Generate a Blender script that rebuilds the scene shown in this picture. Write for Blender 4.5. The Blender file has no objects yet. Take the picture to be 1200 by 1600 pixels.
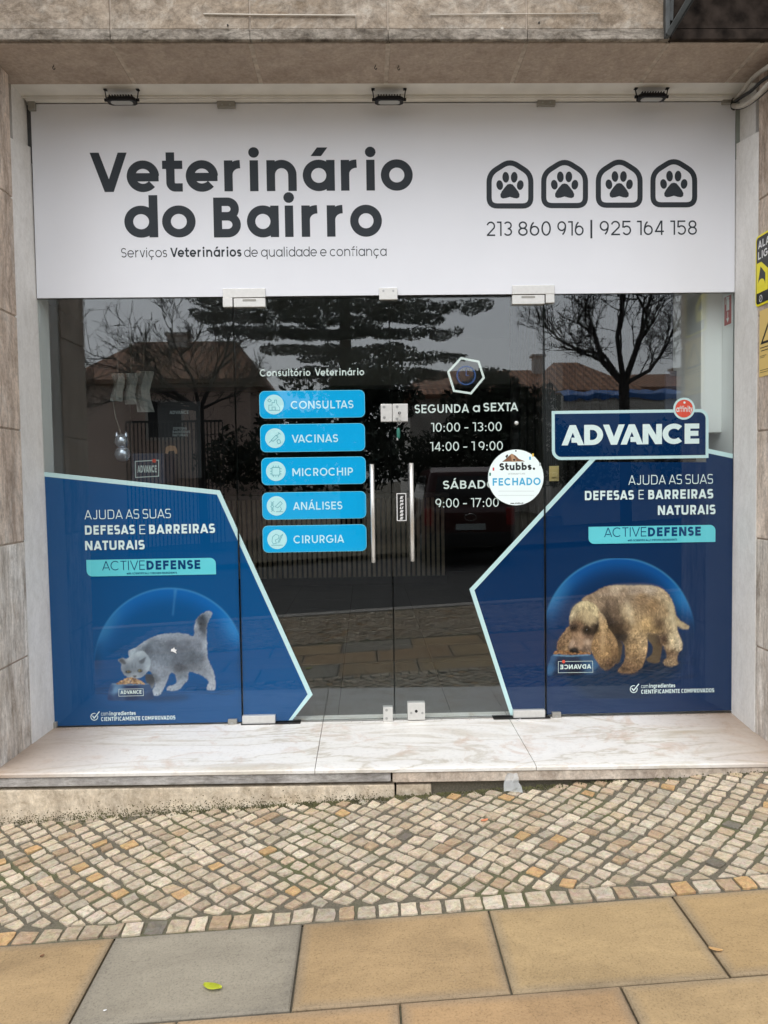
import bpy, math, random
import numpy as np
from mathutils import Vector
random.seed(7); RNG = np.random.default_rng(7)
C = bpy.context.scene.collection
SC = bpy.context.scene

# ------------------------------------------------------------------ camera, sky, sun, exposure
CAM = np.array([-0.1355, -3.836, 1.2355]); ANG = np.radians([87.559, 0.841, -1.414]); FPX = 1180.0
cam_data = bpy.data.cameras.new('camera'); cam = bpy.data.objects.new('camera', cam_data); C.objects.link(cam)
cam.location = CAM; cam.rotation_euler = ANG
cam_data.sensor_fit = 'VERTICAL'; cam_data.sensor_height = 36.0; cam_data.lens = FPX / 1600 * 36.0
cam_data.clip_start = 0.05; cam_data.clip_end = 1000
SC.camera = cam
SC.view_settings.view_transform = 'Standard'; SC.view_settings.look = 'None'
SC.view_settings.exposure = 0.93; SC.view_settings.gamma = 1.0
SUN_EL, SUN_AZ = math.radians(60), math.radians(195)       # azimuth: from the street side, a little from the left
world = bpy.data.worlds.new('World'); SC.world = world; world.use_nodes = True
wn, wl = world.node_tree.nodes, world.node_tree.links
sky = wn.new('ShaderNodeTexSky'); sky.sky_type = 'NISHITA'; sky.sun_disc = False
sky.sun_elevation = SUN_EL; sky.sun_rotation = SUN_AZ; sky.dust_density = 2.0; sky.air_density = 1.0
hsv = wn.new('ShaderNodeHueSaturation'); hsv.inputs['Saturation'].default_value = 0.15      # overcast: grey sky
wl.new(sky.outputs[0], hsv.inputs['Color'])
wl.new(hsv.outputs[0], wn['Background'].inputs[0]); wn['Background'].inputs[1].default_value = 0.15
sun_d = bpy.data.lights.new('sun', 'SUN'); sun_d.energy = 0.6; sun_d.angle = math.radians(60); sun_d.color = (1, 0.975, 0.94)
sun = bpy.data.objects.new('sun', sun_d); C.objects.link(sun)
sd = Vector((math.sin(SUN_AZ) * math.cos(SUN_EL), math.cos(SUN_AZ) * math.cos(SUN_EL), math.sin(SUN_EL)))
sun.rotation_euler = sd.to_track_quat('Z', 'Y').to_euler()
SC.cycles.transparent_max_bounces = 24; SC.cycles.max_bounces = 8

# ------------------------------------------------------------------ measuring: where a sight line meets a real plane
def _rot(rx, ry, rz):
    cx, sx, cy, sy, cz, sz = np.cos(rx), np.sin(rx), np.cos(ry), np.sin(ry), np.cos(rz), np.sin(rz)
    return np.array([[cz, -sz, 0], [sz, cz, 0], [0, 0, 1]]) @ np.array([[cy, 0, sy], [0, 1, 0], [-sy, 0, cy]]) @ np.array([[1, 0, 0], [0, cx, -sx], [0, sx, cx]])
ROT = _rot(*ANG)
def ray(px, py): return ROT @ np.array([(px - 600) / FPX, (800 - py) / FPX, -1.0])
def ony(px, py, y=0.0):
    d = ray(px, py); return CAM + d * (y - CAM[1]) / d[1]
def onx(px, py, x):
    d = ray(px, py); return CAM + d * (x - CAM[0]) / d[0]
def ground_z(x, y): return -0.137 + 0.0477 * (x + 0.076) + 0.012 * (y + .6)
def ong(px, py):
    d = ray(px, py); a = np.array([-0.0477, -0.012, 1.0]); c = -0.137 + 0.0477 * 0.076 + 0.012 * .6
    return CAM + d * (c - a @ CAM) / (a @ d)
def w2(px, py):                                   # pixel -> (x, z) on the shopfront plane
    p = ony(px, py); return (p[0], p[2])
def opp(px, py, D):                               # a point across the street, measured through its mirror image in the glass
    p = ony(px, py, D); return np.array([p[0], -D, p[2]])
PXM = 3.25e-3

# ------------------------------------------------------------------ materials
def lin(c):
    f = lambda v: (v / 12.92 if v <= 0.04045 else ((v + 0.055) / 1.055) ** 2.4)
    return tuple(f(v / 255.0) for v in c)
MATS = {}
def nmat(name):
    m = bpy.data.materials.new(name); m.use_nodes = True; MATS[name] = m
    return m, m.node_tree.nodes, m.node_tree.links, m.node_tree.nodes['Principled BSDF']
def plain(name, rgb, rough=0.5, metal=0.0, var=0.0, scale=20.0, bump=0.0, spec=0.5):
    """rgb linear; var = relative brightness variation by noise."""
    m, n, l, b = nmat(name)
    b.inputs['Roughness'].default_value = rough; b.inputs['Metallic'].default_value = metal
    b.inputs['Specular IOR Level'].default_value = spec
    b.inputs['Base Color'].default_value = (*rgb, 1)
    if var or bump:
        tc = n.new('ShaderNodeTexCoord'); no = n.new('ShaderNodeTexNoise'); no.inputs['Scale'].default_value = scale; no.inputs['Detail'].default_value = 6
        l.new(tc.outputs['Object'], no.inputs['Vector'])
    if var:
        r = n.new('ShaderNodeValToRGB'); r.color_ramp.elements[0].position = 0.3; r.color_ramp.elements[1].position = 0.7
        r.color_ramp.elements[0].color = (*[c * (1 - var) for c in rgb], 1); r.color_ramp.elements[1].color = (*[min(1, c * (1 + var)) for c in rgb], 1)
        l.new(no.outputs[0], r.inputs[0]); l.new(r.outputs[0], b.inputs['Base Color'])
    if bump:
        bp = n.new('ShaderNodeBump'); bp.inputs['Strength'].default_value = bump; bp.inputs['Distance'].default_value = 0.004
        l.new(no.outputs[0], bp.inputs['Height']); l.new(bp.outputs[0], b.inputs['Normal'])
    return m
def noise(n, l, vec, scale, detail=6, rough=0.6, dist=0.0, stretch=None):
    if stretch:
        mp = n.new('ShaderNodeMapping'); mp.inputs['Scale'].default_value = stretch; l.new(vec, mp.inputs[0]); vec = mp.outputs[0]
    t = n.new('ShaderNodeTexNoise'); t.inputs['Scale'].default_value = scale; t.inputs['Detail'].default_value = detail
    t.inputs['Roughness'].default_value = rough; t.inputs['Distortion'].default_value = dist
    l.new(vec, t.inputs['Vector']); return t.outputs[0]
def ramp(n, l, src, stops):
    r = n.new('ShaderNodeValToRGB'); e = r.color_ramp.elements
    while len(e) < len(stops): e.new(0.5 + .01 * len(e))
    for k, (p, c) in enumerate(stops):
        e[k].position = p; e[k].color = (*c, 1) if len(c) == 3 else c
    l.new(src, r.inputs[0]); return r.outputs[0]
def mix(n, l, a, b, fac, mode='MIX'):
    m = n.new('ShaderNodeMix'); m.data_type = 'RGBA'; m.blend_type = mode
    for sock, v in ((m.inputs[6], a), (m.inputs[7], b), (m.inputs[0], fac)):
        if hasattr(v, 'is_output'): l.new(v, sock)
        elif isinstance(v, (int, float)): sock.default_value = v
        else: sock.default_value = (*v, 1)
    return m.outputs[2]
def bumpn(n, l, b, h, strength=0.3, dist=0.004):
    bp = n.new('ShaderNodeBump'); bp.inputs['Strength'].default_value = strength; bp.inputs['Distance'].default_value = dist
    l.new(h, bp.inputs['Height']); l.new(bp.outputs[0], b.inputs['Normal'])

def stone(name, light, dark, stain, stain_amt=0.45, scale=3.0, stretch=(1, 1, 1), speck=0.5, crack=0.22):
    m, n, l, b = nmat(name); tc = n.new('ShaderNodeTexCoord').outputs['Object']
    big = noise(n, l, tc, scale, 8, 0.65, 0.8, stretch); fine = noise(n, l, tc, 60, 5, 0.7)
    mid = noise(n, l, tc, scale * 4, 7, 0.7, 1.5, stretch)
    c = ramp(n, l, big, [(0.32, dark), (0.62, light)])
    c = mix(n, l, c, stain, ramp(n, l, mid, [(0.48, (0, 0, 0)), (0.72, (stain_amt,) * 3)]))
    vein = noise(n, l, tc, scale * 1.7, 9, 0.7, 2.2, stretch); blot = noise(n, l, tc, scale * .7, 6, 0.75, 0.3, (stretch[0] * 1.8, stretch[1] * 1.8, stretch[2] * .6))
    c = mix(n, l, c, [v * .42 for v in dark], ramp(n, l, vein, [(0.475, (0, 0, 0)), (0.497, (crack,) * 3), (0.503, (crack,) * 3), (0.53, (0, 0, 0))]))
    c = mix(n, l, c, ramp(n, l, blot, [(0.34, (1 - crack * 1.4, 1 - crack * 1.5, 1 - crack * 1.6)), (0.52, (1, 1, 1)), (0.7, (1 + crack * .5,) * 3)]), 1.0, 'MULTIPLY')
    grit = noise(n, l, tc, 16, 9, 0.78, 0.4, (stretch[0], stretch[1], stretch[2] * .8)); gr_ = crack * 1.5
    c = mix(n, l, c, ramp(n, l, grit, [(0.36, (1 - gr_, 1 - gr_ * 1.05, 1 - gr_ * 1.1)), (0.54, (1, 1, 1)), (0.66, (1 + gr_ * .45,) * 3)]), 1.0, 'MULTIPLY')
    f = ramp(n, l, fine, [(0.3, (1 - speck * .5,) * 3), (0.65, (1.0,) * 3)])
    c = mix(n, l, c, f, 1.0, 'MULTIPLY')
    l.new(c, b.inputs['Base Color']); b.inputs['Roughness'].default_value = 0.85; b.inputs['Specular IOR Level'].default_value = 0.25
    bumpn(n, l, b, mid, 0.35, 0.006)
    return m
stone('pilaster_stone', (0.82, 0.69, 0.58), (0.64, 0.505, 0.41), (0.76, 0.71, 0.65), 0.75, 2.6, (1, 1, .35), .6, .30)
stone('pale_pilaster_stone', (0.86, 0.82, 0.77), (0.72, 0.65, 0.57), (0.42, 0.32, 0.23), 0.75, 3.2, (1.4, 1.4, .35), .5, .28)
stone('lintel_stone', (0.47, 0.40, 0.325), (0.33, 0.255, 0.18), (0.60, 0.57, 0.51), 0.55, 1.6, (1, 1, 1.6), .6, .3)
stone('soffit_stone', (0.54, 0.45, 0.375), (0.43, 0.345, 0.28), (0.26, 0.20, 0.155), 0.35, 2.6, (1, 1, 1), .5, .09)
stone('weathered_ledge', (0.43, 0.385, 0.33), (0.25, 0.22, 0.18), (0.06, 0.05, 0.04), 0.85, 2.2, (1, 1, 2.5), .6, .35)
stone('jamb_plaster', (0.86, 0.845, 0.82), (0.80, 0.785, 0.755), (0.60, 0.57, 0.52), 0.35, 2.2, (1, 1, .6), 0.2, 0.05)
stone('riser_stone', (0.80, 0.71, 0.57), (0.66, 0.55, 0.41), (0.34, 0.27, 0.17), 0.55, 4.0)
stone('grey_ledge', (0.54, 0.52, 0.50), (0.38, 0.37, 0.365), (0.16, 0.15, 0.12), 0.7, 5.0, (.5, 1, 2))
stone('cream_ledge', (0.70, 0.62, 0.53), (0.58, 0.48, 0.39), (0.2, 0.16, 0.12), 0.5, 5.0)
plain('head_paint', (0.74, 0.72, 0.67), 0.6, 0, 0.08, 8)
plain('joint_mortar', (0.36, 0.29, 0.23), 0.9, 0, 0.25, 30)
plain('pale_mortar', (0.47, 0.40, 0.33), 0.9, 0, 0.25, 30)
plain('crevice', (0.02, 0.018, 0.014), 0.95)
plain('dark_lintel', (0.030, 0.023, 0.019), 0.9, 0, 0.8, 14, 0.3, spec=0.08)
plain('old_wire', (0.55, 0.5, 0.43), 0.7)
plain('sign_white', (0.79, 0.81, 0.86), 0.38, 0, 0.015, 3)
plain('sign_ink', lin((50, 56, 62)), 0.5, spec=0.2)
plain('black_metal', (0.006, 0.006, 0.008), 0.5, spec=0.3)
plain('lamp_glass', (0.42, 0.43, 0.42), 0.25)
plain('bolt_steel', (0.42, 0.42, 0.41), 0.35, 0.8)
plain('matte_black', (0.01, 0.01, 0.01), 0.7)
plain('patch_steel', (0.66, 0.655, 0.63), 0.42, 0.55, 0.05, 60)
plain('dull_clip', (0.33, 0.32, 0.29), 0.5, 0.4)
plain('rod_steel', (0.72, 0.70, 0.66), 0.33, 0.7)
plain('vinyl_pale', lin((196, 226, 228)), 0.5, spec=0.05)
plain('vinyl_white', lin((222, 238, 238)), 0.5, spec=0.05)
plain('vinyl_blue_left', lin((0, 75, 130)), 0.5, spec=0.05)
plain('vinyl_blue_right', lin((0, 42, 84)), 0.5, spec=0.05)
plain('label_blue', lin((14, 168, 226)), 0.5, spec=0.05)
plain('label_edge', lin((110, 205, 235)), 0.5, spec=0.05)
plain('label_text', lin((196, 236, 246)), 0.5, spec=0.05)
plain('icon_ink', lin((112, 178, 190)), 0.5, spec=0.05)
plain('disc_pale', lin((188, 232, 236)), 0.5, spec=0.05)
plain('pill_cyan', lin((104, 208, 220)), 0.5, spec=0.05)
plain('pill_ink', lin((0, 62, 112)), 0.5, spec=0.05)
plain('hours_white', lin((212, 226, 222)), 0.5, spec=0.05)
plain('clock_ink', lin((60, 84, 130)), 0.5, spec=0.05)
plain('tag_red', lin((222, 88, 70)), 0.5, spec=0.05)
plain('card_white', lin((232, 246, 246)), 0.5)
plain('card_black', lin((28, 32, 36)), 0.5)
plain('fechado_blue', lin((58, 168, 212)), 0.5)
plain('card_grey', lin((170, 182, 184)), 0.5)
plain('dog_brown', lin((120, 84, 60)), 0.5); plain('dog_tan', lin((176, 140, 108)), 0.5)
plain('confetti_yellow', lin((222, 190, 80)), 0.5); plain('confetti_red', lin((200, 70, 80)), 0.5); plain('confetti_teal', lin((60, 130, 120)), 0.5)
plain('glass_edge', (0.012, 0.02, 0.018), 0.3)
plain('strip_dark', (0.06, 0.065, 0.07), 0.3); plain('strip_green', (0.30, 0.34, 0.31), 0.25)
plain('key_green', (0.02, 0.16, 0.12), 0.5)
plain('alarm_black', (0.012, 0.012, 0.012), 0.4); plain('alarm_yellow', lin((240, 226, 30)), 0.45); plain('alarm_white', (0.75, 0.75, 0.75), 0.5)
plain('notice_yellow', lin((226, 196, 120)), 0.55)
plain('fire_red', lin((170, 40, 36)), 0.5)
plain('conduit', (0.42, 0.39, 0.34), 0.6, 0, 0.15, 20)
plain('cable_black', (0.02, 0.02, 0.02), 0.5)
plain('awning_steel', (0.055, 0.06, 0.06), 0.5, 0.3, 0.3, 25)
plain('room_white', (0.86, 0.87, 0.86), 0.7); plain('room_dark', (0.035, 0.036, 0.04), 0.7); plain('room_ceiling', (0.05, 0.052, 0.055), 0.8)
plain('slat_wood', (0.74, 0.62, 0.48), 0.55, 0, 0.2, 12); plain('counter_dark', (0.01, 0.009, 0.008), 0.6); plain('counter_top', (0.16, 0.15, 0.14), 0.4)
plain('floor_tile', (0.06, 0.063, 0.06), 0.5, 0, 0.12, 5)
plain('switch_yellow', lin((230, 206, 140)), 0.5)
plain('board_navy', (0.02, 0.03, 0.06), 0.6)
plain('bag_paper', (0.42, 0.44, 0.42), 0.7, 0, 0.2, 14); plain('balloon_silver', (0.62, 0.68, 0.78), 0.18, 0.7)
plain('leaf_green', (0.42, 0.46, 0.03), 0.5, 0, 0.15, 40); plain('leaf_brown', (0.55, 0.33, 0.14), 0.6, 0, 0.2, 60)
plain('scrap_clear', (0.62, 0.64, 0.62), 0.35)
plain('peel_orange', (0.75, 0.28, 0.14), 0.5)
plain('asphalt', (0.038, 0.037, 0.036), 0.85, 0, 0.2, 15, 0.2)
plain('kerb_stone', (0.35, 0.33, 0.3), 0.8, 0, 0.2, 8)
plain('earth', (0.10, 0.085, 0.055), 0.95, 0, 0.35, 1.0)
plain('wall_pink', (0.82, 0.63, 0.54), 0.85, 0, 0.08, 2); plain('wall_pale', (0.76, 0.73, 0.68), 0.85, 0, 0.1, 2)
plain('roof_rim', (0.30, 0.16, 0.1), 0.8); plain('window_dark', (0.02, 0.022, 0.025), 0.2)
plain('tarp_blue', (0.03, 0.16, 0.50), 0.5, 0, 0.2, 3)
plain('bark', (0.075, 0.06, 0.048), 0.9, 0, 0.3, 12); plain('bark_grey', (0.045, 0.042, 0.04), 0.9, 0, 0.3, 12)
plain('cedar_green', (0.045, 0.060, 0.050), 0.7, 0, 0.3, 3); plain('hedge_green', (0.030, 0.042, 0.026), 0.7, 0, 0.4, 3)
plain('car_red', (0.045, 0.008, 0.008), 0.3); plain('car_glass', (0.01, 0.01, 0.012), 0.1); plain('tail_red', (0.3, 0.01, 0.01), 0.3)
plain('tyre', (0.015, 0.015, 0.015), 0.8); plain('solar', (0.02, 0.025, 0.04), 0.3)
plain('moss', (0.085, 0.082, 0.034), 0.95, 0, 0.6, 25)

def m_glass(name, refl, tint):
    m, n, l, b = nmat(name); n.remove(b); out = n['Material Output']
    lw = n.new('ShaderNodeLayerWeight'); lw.inputs['Blend'].default_value = 0.5
    p = n.new('ShaderNodeMath'); p.operation = 'POWER'; p.inputs[1].default_value = 5; l.new(lw.outputs['Facing'], p.inputs[0])
    ma = n.new('ShaderNodeMath'); ma.operation = 'MULTIPLY_ADD'; ma.inputs[1].default_value = 0.9; ma.inputs[2].default_value = refl; l.new(p.outputs[0], ma.inputs[0])
    t = n.new('ShaderNodeBsdfTransparent'); t.inputs[0].default_value = (*tint, 1)
    g = n.new('ShaderNodeBsdfGlossy'); g.inputs['Roughness'].default_value = 0.0; g.inputs['Color'].default_value = (0.95, 0.97, 1, 1)
    ms = n.new('ShaderNodeMixShader'); l.new(ma.outputs[0], ms.inputs[0]); l.new(t.outputs[0], ms.inputs[1]); l.new(g.outputs[0], ms.inputs[2]); l.new(ms.outputs[0], out.inputs[0])
m_glass('shop_glass', 0.048, (0.965, 0.985, 0.98)); m_glass('glass_film', 0.085, (0.945, 0.975, 0.97))
def m_attr(name, rough, pits=0.0, scale=70.0, attr='tint', spec=0.3):
    m, n, l, b = nmat(name); a = n.new('ShaderNodeAttribute'); a.attribute_name = attr; c = a.outputs['Color']
    if pits:
        tc = n.new('ShaderNodeTexCoord').outputs['Object']; f = noise(n, l, tc, scale, 8, 0.75, 1.0)
        g = noise(n, l, tc, scale * .35, 5, 0.6, 2.0)
        c = mix(n, l, c, ramp(n, l, f, [(0.32, (1 - pits,) * 3), (0.44, (1.0,) * 3)]), 1.0, 'MULTIPLY')
        c = mix(n, l, c, ramp(n, l, g, [(0.3, (0.72, 0.68, 0.62)), (0.6, (1.07, 1.05, 1.01))]), 1.0, 'MULTIPLY')
        k = noise(n, l, tc, 38, 9, 0.7, 2.5); c = mix(n, l, c, (0.16, 0.13, 0.10), ramp(n, l, k, [(0.485, (0, 0, 0)), (0.498, (.55,) * 3), (0.503, (.55,) * 3), (0.515, (0, 0, 0))]))
        bumpn(n, l, b, f, 0.5, 0.004)
    l.new(c, b.inputs['Base Color']); b.inputs['Roughness'].default_value = rough; b.inputs['Specular IOR Level'].default_value = spec
m_attr('cobble_stone', 0.8, 0.5, 75); m_attr('print_ink', 0.5, spec=0.05)
def m_marble():
    m, n, l, b = nmat('marble'); tc = n.new('ShaderNodeTexCoord').outputs['Object']
    rt = n.new('ShaderNodeMapping'); rt.inputs['Rotation'].default_value = (0, 0, math.radians(-38)); rt.inputs['Scale'].default_value = (.35, 1.5, 1); l.new(tc, rt.inputs[0])
    v = noise(n, l, rt.outputs[0], 2.6, 9, 0.55, .9); v2 = noise(n, l, tc, 1.3, 5, 0.6, 1.2); f = noise(n, l, tc, 45, 4, 0.6); v3 = noise(n, l, tc, 5, 8, 0.7, .8)
    c = ramp(n, l, v, [(0.33, (0.50, 0.445, 0.35)), (0.43, (0.76, 0.745, 0.71)), (0.487, (0.71, 0.69, 0.64)), (0.505, (0.50, 0.455, 0.375)), (0.53, (0.73, 0.71, 0.675)), (0.7, (0.78, 0.77, 0.75))])
    c = mix(n, l, c, (0.77, 0.76, 0.745), ramp(n, l, v2, [(0.35, (.4,) * 3), (0.65, (0.0,) * 3)]))
    c = mix(n, l, c, (0.56, 0.43, 0.34), ramp(n, l, v3, [(0.54, (0, 0, 0)), (0.70, (.8,) * 3)]))
    # rust and dirt gathered at the two ends of the sill and along its front lip
    sx = n.new('ShaderNodeSeparateXYZ'); l.new(tc, sx.inputs[0])
    ab = n.new('ShaderNodeMath'); ab.operation = 'ABSOLUTE'; l.new(sx.outputs[0], ab.inputs[0])
    ad = n.new('ShaderNodeMath'); ad.operation = 'MULTIPLY_ADD'; ad.inputs[1].default_value = 0.35; l.new(v, ad.inputs[0]); l.new(ab.outputs[0], ad.inputs[2])
    c = mix(n, l, c, (0.36, 0.20, 0.12), ramp(n, l, ad.outputs[0], [(0.0, (0, 0, 0)), (1.0, (0, 0, 0))]))
    mr = n.new('ShaderNodeMapRange'); mr.inputs[1].default_value = 1.38; mr.inputs[2].default_value = 1.92; l.new(ad.outputs[0], mr.inputs[0])
    c = mix(n, l, c, (0.33, 0.235, 0.165), ramp(n, l, mr.outputs[0], [(0, (0, 0, 0)), (1, (.85,) * 3)]))
    c = mix(n, l, c, ramp(n, l, f, [(0.25, (.86,) * 3), (.5, (1,) * 3)]), 1.0, 'MULTIPLY')
    l.new(c, b.inputs['Base Color']); b.inputs['Roughness'].default_value = 0.42; b.inputs['Specular IOR Level'].default_value = 0.35
m_marble()
def m_film():
    m, n, l, b = nmat('scrap_film'); b.inputs['Base Color'].default_value = (.62, .64, .64, 1); b.inputs['Roughness'].default_value = .35; b.inputs['Alpha'].default_value = .45
m_film()
def m_slab():
    m, n, l, b = nmat('paving_slab'); tc = n.new('ShaderNodeTexCoord').outputs['Object']
    a = n.new('ShaderNodeAttribute'); a.attribute_name = 'tint'
    v = noise(n, l, tc, 4, 7, 0.65, 0.6, (1, 2.2, 1)); f = noise(n, l, tc, 160, 4, 0.7); sp = noise(n, l, tc, 420, 2, 0.5)
    c = mix(n, l, a.outputs['Color'], ramp(n, l, v, [(0.3, (.84, .83, .82)), (.65, (1.08, 1.07, 1.05))]), 1.0, 'MULTIPLY')
    c = mix(n, l, c, ramp(n, l, f, [(0.32, (.70, .69, .67)), (.46, (1, 1, 1)), (.64, (1.12, 1.11, 1.10))]), 1.0, 'MULTIPLY')
    st = noise(n, l, tc, 1.6, 8, .7, .5); c = mix(n, l, c, ramp(n, l, st, [(0.36, (.80, .80, .81)), (.52, (1, 1, 1))]), 1.0, 'MULTIPLY')
    c = mix(n, l, c, (0.55, 0.5, 0.42), ramp(n, l, sp, [(0.68, (0, 0, 0)), (0.75, (.5,) * 3)]))
    l.new(c, b.inputs['Base Color']); b.inputs['Roughness'].default_value = 0.8; b.inputs['Specular IOR Level'].default_value = 0.25
    bumpn(n, l, b, f, 0.25, 0.002)
m_slab()
def m_joint():
    m, n, l, b = nmat('cobble_joint'); tc = n.new('ShaderNodeTexCoord').outputs['Object']
    f = noise(n, l, tc, 120, 6, 0.8); g = noise(n, l, tc, 3.0, 5, 0.6)
    c = ramp(n, l, f, [(0.3, (0.070, 0.062, 0.044)), (0.7, (0.21, 0.185, 0.135))])
    c = mix(n, l, c, (0.10, 0.115, 0.035), ramp(n, l, g, [(0.5, (0, 0, 0)), (0.68, (.75,) * 3)]))
    l.new(c, b.inputs['Base Color']); b.inputs['Roughness'].default_value = 0.95; bumpn(n, l, b, f, 0.8, 0.006)
m_joint()
def m_tiles():
    m, n, l, b = nmat('roof_tile'); tc = n.new('ShaderNodeTexCoord').outputs['Object']
    wv = n.new('ShaderNodeTexWave'); wv.bands_direction = 'X'; wv.inputs['Scale'].default_value = 1.4; l.new(tc, wv.inputs[0])
    no = noise(n, l, tc, 3, 6, 0.7)
    c = ramp(n, l, no, [(0.3, (0.22, 0.11, 0.07)), (0.7, (0.58, 0.30, 0.17))])
    c = mix(n, l, c, ramp(n, l, wv.outputs[0], [(0.1, (.45,) * 3), (.6, (1,) * 3)]), 1.0, 'MULTIPLY')
    l.new(c, b.inputs['Base Color']); b.inputs['Roughness'].default_value = 0.8
m_tiles()

# ------------------------------------------------------------------ geometry
class G:
    def __init__(s): s.v = []; s.f = []; s.mi = []; s.col = []
    def add(s, vs, fs, mi=0):
        k = len(s.v); s.v += [tuple(map(float, p)) for p in vs]
        for f in fs: s.f.append(tuple(k + i for i in f)); s.mi.append(mi)
    def box(s, x0, x1, y0, y1, z0, z1, mi=0):
        s.add([(x0, y0, z0), (x1, y0, z0), (x1, y1, z0), (x0, y1, z0), (x0, y0, z1), (x1, y0, z1), (x1, y1, z1), (x0, y1, z1)],
              [(0, 3, 2, 1), (4, 5, 6, 7), (0, 1, 5, 4), (1, 2, 6, 5), (2, 3, 7, 6), (3, 0, 4, 7)], mi); return s
    def prism_y(s, poly, y0, y1, mi=0, side=None):    # polygon in (x, z), CCW seen from the street, pushed from y0 (front) to y1
        n = len(poly); vs = [(x, y0, z) for x, z in poly] + [(x, y1, z) for x, z in poly]
        s.add(vs, [tuple(range(n)), tuple(range(2 * n - 1, n - 1, -1))], mi)
        k = len(s.v) - 2 * n
        for i in range(n):
            j = (i + 1) % n; s.f.append((k + i, k + n + i, k + n + j, k + j)); s.mi.append(mi if side is None else side)
        return s
    def tube(s, pts, r, n=8, mi=0, cap=True):
        pts = [np.array(p, float) for p in pts]; rs = r if hasattr(r, '__len__') else [r] * len(pts); k0 = len(s.v)
        up = None
        for i, p in enumerate(pts):
            t = pts[min(i + 1, len(pts) - 1)] - pts[max(i - 1, 0)]; t = t / (np.linalg.norm(t) + 1e-12)
            if up is None: up = np.array([0, 0, 1.0]) if abs(t[2]) < .9 else np.array([1.0, 0, 0])
            a = np.cross(t, up); a /= np.linalg.norm(a) + 1e-12; bb = np.cross(a, t); up = bb
            for q in range(n):
                th = 2 * math.pi * q / n; s.v.append(tuple(p + rs[i] * (math.cos(th) * a + math.sin(th) * bb)))
        for i in range(len(pts) - 1):
            for q in range(n):
                q2 = (q + 1) % n; s.f.append((k0 + i * n + q, k0 + i * n + q2, k0 + (i + 1) * n + q2, k0 + (i + 1) * n + q)); s.mi.append(mi)
        if cap:
            s.f.append(tuple(k0 + q for q in range(n - 1, -1, -1))); s.mi.append(mi)
            s.f.append(tuple(k0 + (len(pts) - 1) * n + q for q in range(n))); s.mi.append(mi)
        return s
    def lathe(s, c, prof, n=16, mi=0):                # prof: (r, z)
        k0 = len(s.v)
        for r, z in prof:
            for q in range(n):
                th = 2 * math.pi * q / n; s.v.append((c[0] + r * math.cos(th), c[1] + r * math.sin(th), c[2] + z))
        for i in range(len(prof) - 1):
            for q in range(n):
                q2 = (q + 1) % n; s.f.append((k0 + i * n + q, k0 + i * n + q2, k0 + (i + 1) * n + q2, k0 + (i + 1) * n + q)); s.mi.append(mi)
        return s
ORG = {}
def part(name, g, mats, parent=None, smooth=False, bevel=0.0, label=None):
    me = bpy.data.meshes.new(name); o0 = ORG.get(parent.name if parent else None, (0, 0, 0))
    v = np.array(g.v, float) - np.array(o0)
    me.from_pydata(v.tolist(), [], g.f)
    for mm in (mats if isinstance(mats, (list, tuple)) else [mats]): me.materials.append(MATS[mm])
    if any(g.mi): me.polygons.foreach_set('material_index', g.mi)
    if smooth: me.polygons.foreach_set('use_smooth', [True] * len(me.polygons))
    if len(g.col) == len(g.v) and g.col:
        at = me.color_attributes.new('tint', 'FLOAT_COLOR', 'POINT'); at.data.foreach_set('color', np.array([(*c, 1) for c in g.col], np.float32).ravel())
    me.update(); o = bpy.data.objects.new(name, me); C.objects.link(o)
    if parent: o.parent = parent
    ORG[o.name] = tuple(o0)
    if bevel:
        b = o.modifiers.new('bevel', 'BEVEL'); b.width = bevel; b.segments = 2; b.limit_method = 'ANGLE'
    if label: o['label'] = label
    return o
def tag(o, label, cat, group=None, kind=None):
    o['label'] = label; o['category'] = cat
    if group: o['group'] = group
    if kind: o['kind'] = kind
    return o
def thing(name, loc, label, cat, group=None):
    o = bpy.data.objects.new(name, None); C.objects.link(o); o.location = tuple(map(float, loc)); o.empty_display_size = 0.1
    ORG[o.name] = tuple(map(float, loc)); return tag(o, label, cat, group)
def struct(name, g, mats, **k):
    o = part(name, g, mats, **k); o['kind'] = 'structure'; return o
def dup(o, parent=None, delta=(0, 0, 0)):
    c = o.copy(); C.objects.link(c)
    if parent: c.parent = parent
    else: c.location = Vector(o.location) + Vector(delta)
    for ch in list(o.children): dup(ch, c)
    return c

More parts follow.
